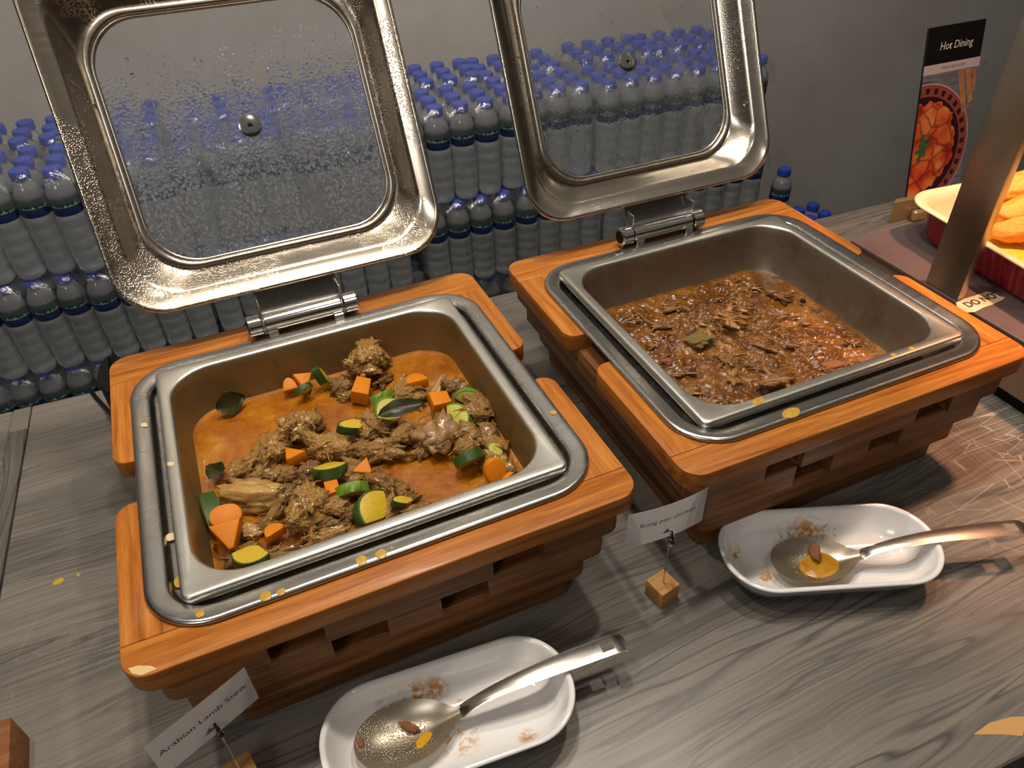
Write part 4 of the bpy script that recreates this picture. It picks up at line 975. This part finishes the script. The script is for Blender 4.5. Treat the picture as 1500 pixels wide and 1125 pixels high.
# sign
SG = empty('menu_sign', (1.152, .300, -.163), rot=(-rad(12), 0, rad(-2))); tag(SG, 'tall menu sign headed Hot Dining with a curry photograph, leaning by the wall', 'sign')
SW, SH = .132, .325
bm = bmesh.new(); bx(bm, 0, SW, 0, .004, 0, SH, .0006, 1); mk('sign_board', bm, M_signk, SG)
def mat_photo():
    t = NT('curry_photo_print'); tc = t.n('TexCoord').outputs['Object']; s_ = t.n('SeparateXYZ', {0: tc}); x, z = s_.outputs[0], s_.outputs[2]
    cx, cz, R0 = .012, .112, .118
    d = t.n('VectorMath', {0: tc, 1: (cx, -.0004, cz)}, operation='DISTANCE').outputs['Value']
    ang = t.n('Math', {0: t.math('SUBTRACT', z, cz), 1: t.math('SUBTRACT', x, cx)}, operation='ARCTAN2').outputs[0]
    n1 = t.noise(tc, 45, 4, .6, .4); vo = t.n('TexVoronoi', {'Vector': t.n('VectorMath', {0: tc, 1: t.n('TexNoise', {'Vector': tc, 'Scale': 30.0}).outputs['Color']}, operation='MULTIPLY_ADD').outputs[0], 'Scale': 38.0}) if False else t.n('TexVoronoi', {'Vector': tc, 'Scale': 36.0}, feature='SMOOTH_F1')
    ve = t.n('TexVoronoi', {'Vector': t.n('VectorMath', {0: t.n('VectorMath', {0: t.n('TexNoise', {'Vector': tc, 'Scale': 40.0}).outputs['Color'], 1: (.02, .02, .02)}, operation='MULTIPLY').outputs[0], 1: tc}, operation='ADD').outputs[0], 'Scale': 30.0}, feature='DISTANCE_TO_EDGE').outputs[0]
    food = t.ramp(t.math('ADD', t.math('MULTIPLY', vo.outputs['Distance'], .75), t.math('MULTIPLY', n1, .35)), [(.20, (.88, .34, .09)), (.40, (.85, .20, .04)), (.58, (.72, .075, .02)), (.78, (.40, .02, .01))])
    food = t.mix(t.ramp(ve, [(.0, .85), (.10, .0)]), food, (.25, .014, .008))
    wood = t.ramp(t.noise(t.n('VectorMath', {0: tc, 1: (20, 1, 160)}, operation='MULTIPLY').outputs[0], 1.0, 4, .6), [(.3, (.10, .075, .085)), (.7, (.30, .25, .27))])
    ringp = t.math('SINE', t.math('MULTIPLY', ang, 34.0)); dots = t.math('GREATER_THAN', ringp, .1)
    rim = t.mix(t.math('MULTIPLY', dots, t.math('LESS_THAN', t.math('ABSOLUTE', t.math('SUBTRACT', d, .107)), .0050)), (.34, .07, .05), (.05, .008, .012))
    inner = (.035, .006, .012)
    c1 = t.mix(t.math('LESS_THAN', d, R0 + .002), wood, (.62, .40, .38))
    c1 = t.mix(t.math('LESS_THAN', d, R0), c1, rim)
    c1 = t.mix(t.math('LESS_THAN', d, .098), c1, inner)
    fe = t.math('MULTIPLY_ADD', t.noise(tc, 30, 2, .5), .055, .060)
    c1 = t.mix(t.math('LESS_THAN', d, fe), c1, food)
    return t.done(t.bsdf(base=c1, rough=.4))
bm = bmesh.new(); polyflat2 = [(0.0005, .016), (SW - .0005, .016), (SW - .0005, .247), (.0005, .247)]
bm.faces.new([bm.verts.new((x, -.0004, z)) for x, z in polyflat2]); mk('food_photo', bm, mat_photo(), SG)
bm = bmesh.new(); bm.faces.new([bm.verts.new((x, -.0005, z)) for x, z in ((0, .247), (SW, .247), (SW, .263), (0, .263))]); mk('pale_band', bm, M_signp, SG)
me = text_mesh('Hot Dining', .0185, .92, .12)
for v in me.vertices: v.co = Vector((v.co.x + SW * .52, -.0006, .291 + v.co.y))
finish(me, M_signw, 180); link('heading', me, SG)
me = text_mesh('FEELS LIKE HOME', .0062, 1.0, 0, 1.15)
for v in me.vertices: v.co = Vector((v.co.x + SW * .52, -.0008, .255 + v.co.y))
finish(me, M_grey, 180); link('subheading', me, SG)
M_cin = mat_food('cinnamon_print', [(.3, (.32, .10, .03)), (.6, (.62, .27, .10)), (.8, (.70, .38, .18))], 40, .5, 0, .001, 90)
bm = bmesh.new()
for i, (x0, z0, x1, z1, w_) in enumerate(((.088, .246, .112, .170, .006), (.106, .246, .124, .185, .006), (.121, .246, .131, .205, .005))):
    dx, dz = x1 - x0, z1 - z0; l = math.hypot(dx, dz); nx, nz = -dz / l * w_, dx / l * w_
    bm.faces.new([bm.verts.new((min(max(px, .001), SW - .001), -.0007, min(pz, .2465))) for px, pz in ((x0 + nx, z0 + nz), (x0 - nx, z0 - nz), (x1 - nx, z1 - nz), (x1 + nx, z1 + nz))])
mk('cinnamon_print', bm, M_cin, SG)
bm = bmesh.new(); rnd = random.Random(4)
for k in range(7):
    a = rad(20 + k * 44); L = .016 + .006 * (k % 3)
    c = Vector((.026, -.0009, .118)); pts = [(0, 0), (.4, .28), (.62, .12), (.8, .22), (1, 0), (.8, -.2), (.6, -.1), (.4, -.28)]
    bm.faces.new([bm.verts.new((max(.001, c.x + L * (u * cos(a) - v * sin(a))), -.0009 - k * .00002, c.z + L * (u * sin(a) + v * cos(a)))) for u, v in pts])
mk('parsley_print', bm, mat_food('parsley_print', [(.3, (.02, .06, .015)), (.6, (.07, .16, .05)), (.8, (.25, .34, .16))], 120, .5, 0, .001, 200), SG)
BR = empty('brass_stand', (1.128, .288, ZC), rad(-8)); tag(BR, 'folded brass plate stand at the foot of the menu sign', 'stand')
bm = bmesh.new(); prism(bm, [(-.030, 0), (.030, 0), (.018, .012), (-.018, .012)], 0, .042, .001, 1); mk('folded_plate', bm, M_brass, BR, (0, -.006, 0))
bm = bmesh.new(); bx(bm, .012, .06, -.022, -.008, 0, .022, .006, 3); mk('foot_plate', bm, M_brass, BR)

# ------------------------------------------------------------------ water bottles behind the counter
def bottle_proto():
    P = .0262
    prof = [(.0205, 0.0), (.0242, .003), (P, .010)]
    for i in range(4):
        z = .020 + i * .0245; prof += [(P, z), (P - .0013, z + .004), (P, z + .009), (P, z + .020)]
    prof += [(P, .1215), (P - .0010, .1225), (P - .0010, .1575), (P, .1585), (.0255, .164), (.0225, .174), (.0172, .184), (.0135, .190), (.0132, .1935)]
    bm = bmesh.new(); lathe(bm, prof, 16); bmesh.ops.recalc_face_normals(bm, faces=bm.faces)
    b = bpy.data.meshes.new('bottle_body'); bm.to_mesh(b); bm.free(); finish(b, M_bottle, 60)
    bm = bmesh.new(); lathe(bm, [(P - .0004, .1235), (P - .0002, .124), (P - .0002, .1562), (P - .0004, .1567)], 20, False, False)
    l = bpy.data.meshes.new('bottle_label'); bm.to_mesh(l); bm.free(); finish(l, M_label, 60)
    bm = bmesh.new(); lathe(bm, [(.0135, .1915), (.0166, .1920), (.0170, .1935), (.0165, .2070), (.0157, .2090), (.0135, .2098)], 16)
    c = bpy.data.meshes.new('bottle_cap'); bm.to_mesh(c); bm.free(); finish(c, M_cap, 40)
    return b, l, c
BB, BL, BC = bottle_proto()
BH = .205
for me_ in (BB, BL, BC):
    for v in me_.vertices: v.co.z *= .976
GRP = 'water bottles stacked behind the counter'
def add_bottle(x, y, z, lb, rz):
    o = link('water_bottle', BB, None, (x, y, z), (0, 0, rz)); tag(o, lb, 'bottle', GRP)
    link('label', BL, o); link('cap', BC, o)
PITCH = .0545
ROWF = lambda x: .894 - .0725 * x
SL = math.atan(-.0725)
rnd = random.Random(11)
def film(cx0, cy0, z0, nx, ny, lb):
    """shrink film pulled over one pack: top draped over the caps, sides falling to the base"""
    res = 4; W = (nx - 1) * PITCH; Dp = (ny - 1) * PITCH; R = .0275
    xs = [-R - .001] + [-R + (W + 2 * R) * i / (nx * res) for i in range(nx * res + 1)] + [W + R + .001]
    ys = [-R - .001] + [-R + (Dp + 2 * R) * i / (ny * res) for i in range(ny * res + 1)] + [Dp + R + .001]
    verts, faces = [], []
    for j, y in enumerate(ys):
        for i, x in enumerate(xs):
            dx = min(abs(x - k * PITCH) for k in range(nx)); dy = min(abs(y - k * PITCH) for k in range(ny))
            d = max(0, math.hypot(dx, dy) - .0175)
            z = BH + .0016 - min(.045, d * 1.1 + d * d * 22) + .0012 * mn.noise(Vector((x * 60, y * 60, cx0 * 9)))
            edge = i in (0, len(xs) - 1) or j in (0, len(ys) - 1)
            if edge: z = .158
            verts.append((x, y, z))
    n = len(xs)
    for j in range(len(ys) - 1):
        for i in range(n - 1): faces.append((j * n + i, j * n + i + 1, (j + 1) * n + i + 1, (j + 1) * n + i))
    # side skirts
    per = [i for i in range(n)] + [j * n + n - 1 for j in range(1, len(ys))] + [(len(ys) - 1) * n + i for i in range(n - 2, -1, -1)] + [j * n for j in range(len(ys) - 2, 0, -1)]
    prev = per
    for zz, k in ((.146, .0),):
        cur = []
        for idx in per:
            x, y, _ = verts[idx]
            x += .0012 * mn.noise(Vector((x * 50, zz * 40, cy0))); y += .0012 * mn.noise(Vector((y * 50, zz * 40, cx0))) + (.0010 * sin(x * 2 * pi / PITCH) if y < 0 else 0)
            verts.append((x, y, zz)); cur.append(len(verts) - 1)
        for a in range(len(per)):
            b = (a + 1) % len(per); faces.append((prev[a], cur[a], cur[b], prev[b]))
        prev = cur
    me = bpy.data.meshes.new('shrink_film'); me.from_pydata(verts, [], faces); finish(me, M_film, 180)
    o = link('shrink_film', me, None, (cx0, cy0, z0), (0, 0, SL)); tag(o, lb, 'plastic film', 'shrink film around bottle packs')
TIER = {0: 'top', 1: 'second', 2: 'third'}
stuffv = []
def pack(tier, pi_, depth, x_left, y_shift, ny, individual, words, filmed=True):
    z0 = -BH - .2085 * tier + (0 if tier == 0 else .0)
    y0 = ROWF(x_left) + y_shift
    ux, uy = cos(SL), sin(SL)
    for j in range(ny):
        for i in range(4):
            x = x_left + i * PITCH * ux - j * PITCH * uy; y = y0 + i * PITCH * uy + j * PITCH * ux
            if j < individual:
                add_bottle(x, y, z0, 'blue-capped water bottle, %s tier, %s, %s row, %s from left' % (TIER[tier], words, ['front', 'middle', 'back'][j], ordn(i + 1)), rnd.uniform(0, 6.28))
            else: stuffv.append((x, y, z0))
    if filmed: film(x_left, y0, z0, 4, ny, 'clear shrink film around the %s tier, %s from the left' % (TIER[tier], words))
LEFTS = [-.53, -.312, -.09, .130, .3505, .572, .795, 1.018]
JY = [.004, -.012, .010, -.006, 0, .008, -.004, .003]
for k, xl in enumerate(LEFTS):
    w_ = '%s pack' % ordn(k + 1)
    pack(0, k, 0, xl, JY[k], 3, 3, 'front ' + w_)
    pack(0, k, 1, xl + (-.018 if k % 2 else .012) + .03, JY[k] * -1 + .178 + .0725 * 0, 3, 3, 'rear ' + w_)
    pack(1, k, 0, xl + (.028 if k > 3 else -.006), -.004 + JY[k] * .5, 3, 2, 'front ' + w_)
    pack(2, k, 0, xl - .012, .006 - JY[k] * .5, 3, 1, 'front ' + w_)
    pack(1, k, 1, xl + .010, .178, 3, 0, '', False); pack(2, k, 1, xl + .010, .178, 3, 0, '', False)
for t_ in (1, 2): pack(t_, 0, 0, -.752, .004, 3, 2 if t_ == 1 else 1, 'leftmost pack')
# loose bottles at the right end of the stack
for (x, y, zt, lb) in ((1.3206, .8087, -.2976, 'nearest'), (1.290, .905, -.2976, 'middle'), (1.335, .955, -.2976, 'rearmost')):
    add_bottle(x, y, zt - BH, '%s of three loose blue-capped bottles right of the bottle stack' % lb, x * 9)
for (x, y, lb) in ((1.4023, .8094, 'back left'), (1.4561, .8142, 'back right'), (1.4486, .7608, 'front right'), (1.3950, .7580, 'front left')):
    add_bottle(x, y, -.43 - BH, '%s of four blue bottle caps low behind the counter, by the wall' % lb, x * 5)
bm = bmesh.new(); bx(bm, 1.25, 1.372, .775, 1.0, -1.078, -.5077); tag(mk('carton', bm, plain('brown_carton', (.2, .12, .06), .8), None), 'plain carton under the three loose bottles', 'carton')
bm = bmesh.new(); bx(bm, 1.374, 1.50, .72, .86, -1.078, -.6402); tag(mk('carton', bm, plain('brown_carton_low', (.2, .12, .06), .8), None), 'plain carton under the four low bottles by the wall', 'carton')
# pallet the stack stands on
bm = bmesh.new(); bx(bm, -.80, 1.20, 0, .36, -1.078, -.6402); tag(mk('pallet', bm, M_floor, None, (0, .86, 0), (0, 0, SL)), 'dark pallet the bottle packs stand on, hidden behind the counter', 'pallet')
# further bottles deep in the stack
vs_, fs_ = [], []
lowp = [(.0262, 0), (.0262, .158), (.0135, .190), (.0155, .194), (.0150, .2098)]
nseg = 8
for (x, y, z) in stuffv:
    o = len(vs_)
    for r_, zz in lowp: vs_ += [(x + r_ * cos(2 * pi * k / nseg), y + r_ * sin(2 * pi * k / nseg), z + zz) for k in range(nseg)]
    for q in range(len(lowp) - 1):
        for k in range(nseg): fs_.append((o + q * nseg + k, o + q * nseg + (k + 1) % nseg, o + (q + 1) * nseg + (k + 1) % nseg, o + (q + 1) * nseg + k))
    fs_.append(tuple(o + (len(lowp) - 1) * nseg + k for k in range(nseg)))
me = bpy.data.meshes.new('water_bottles'); me.from_pydata(vs_, [], fs_); finish(me, M_bottle, 60)
tag(link('water_bottles', me), 'further water bottles deep inside the stack, mostly hidden', 'bottles', GRP, 'stuff')
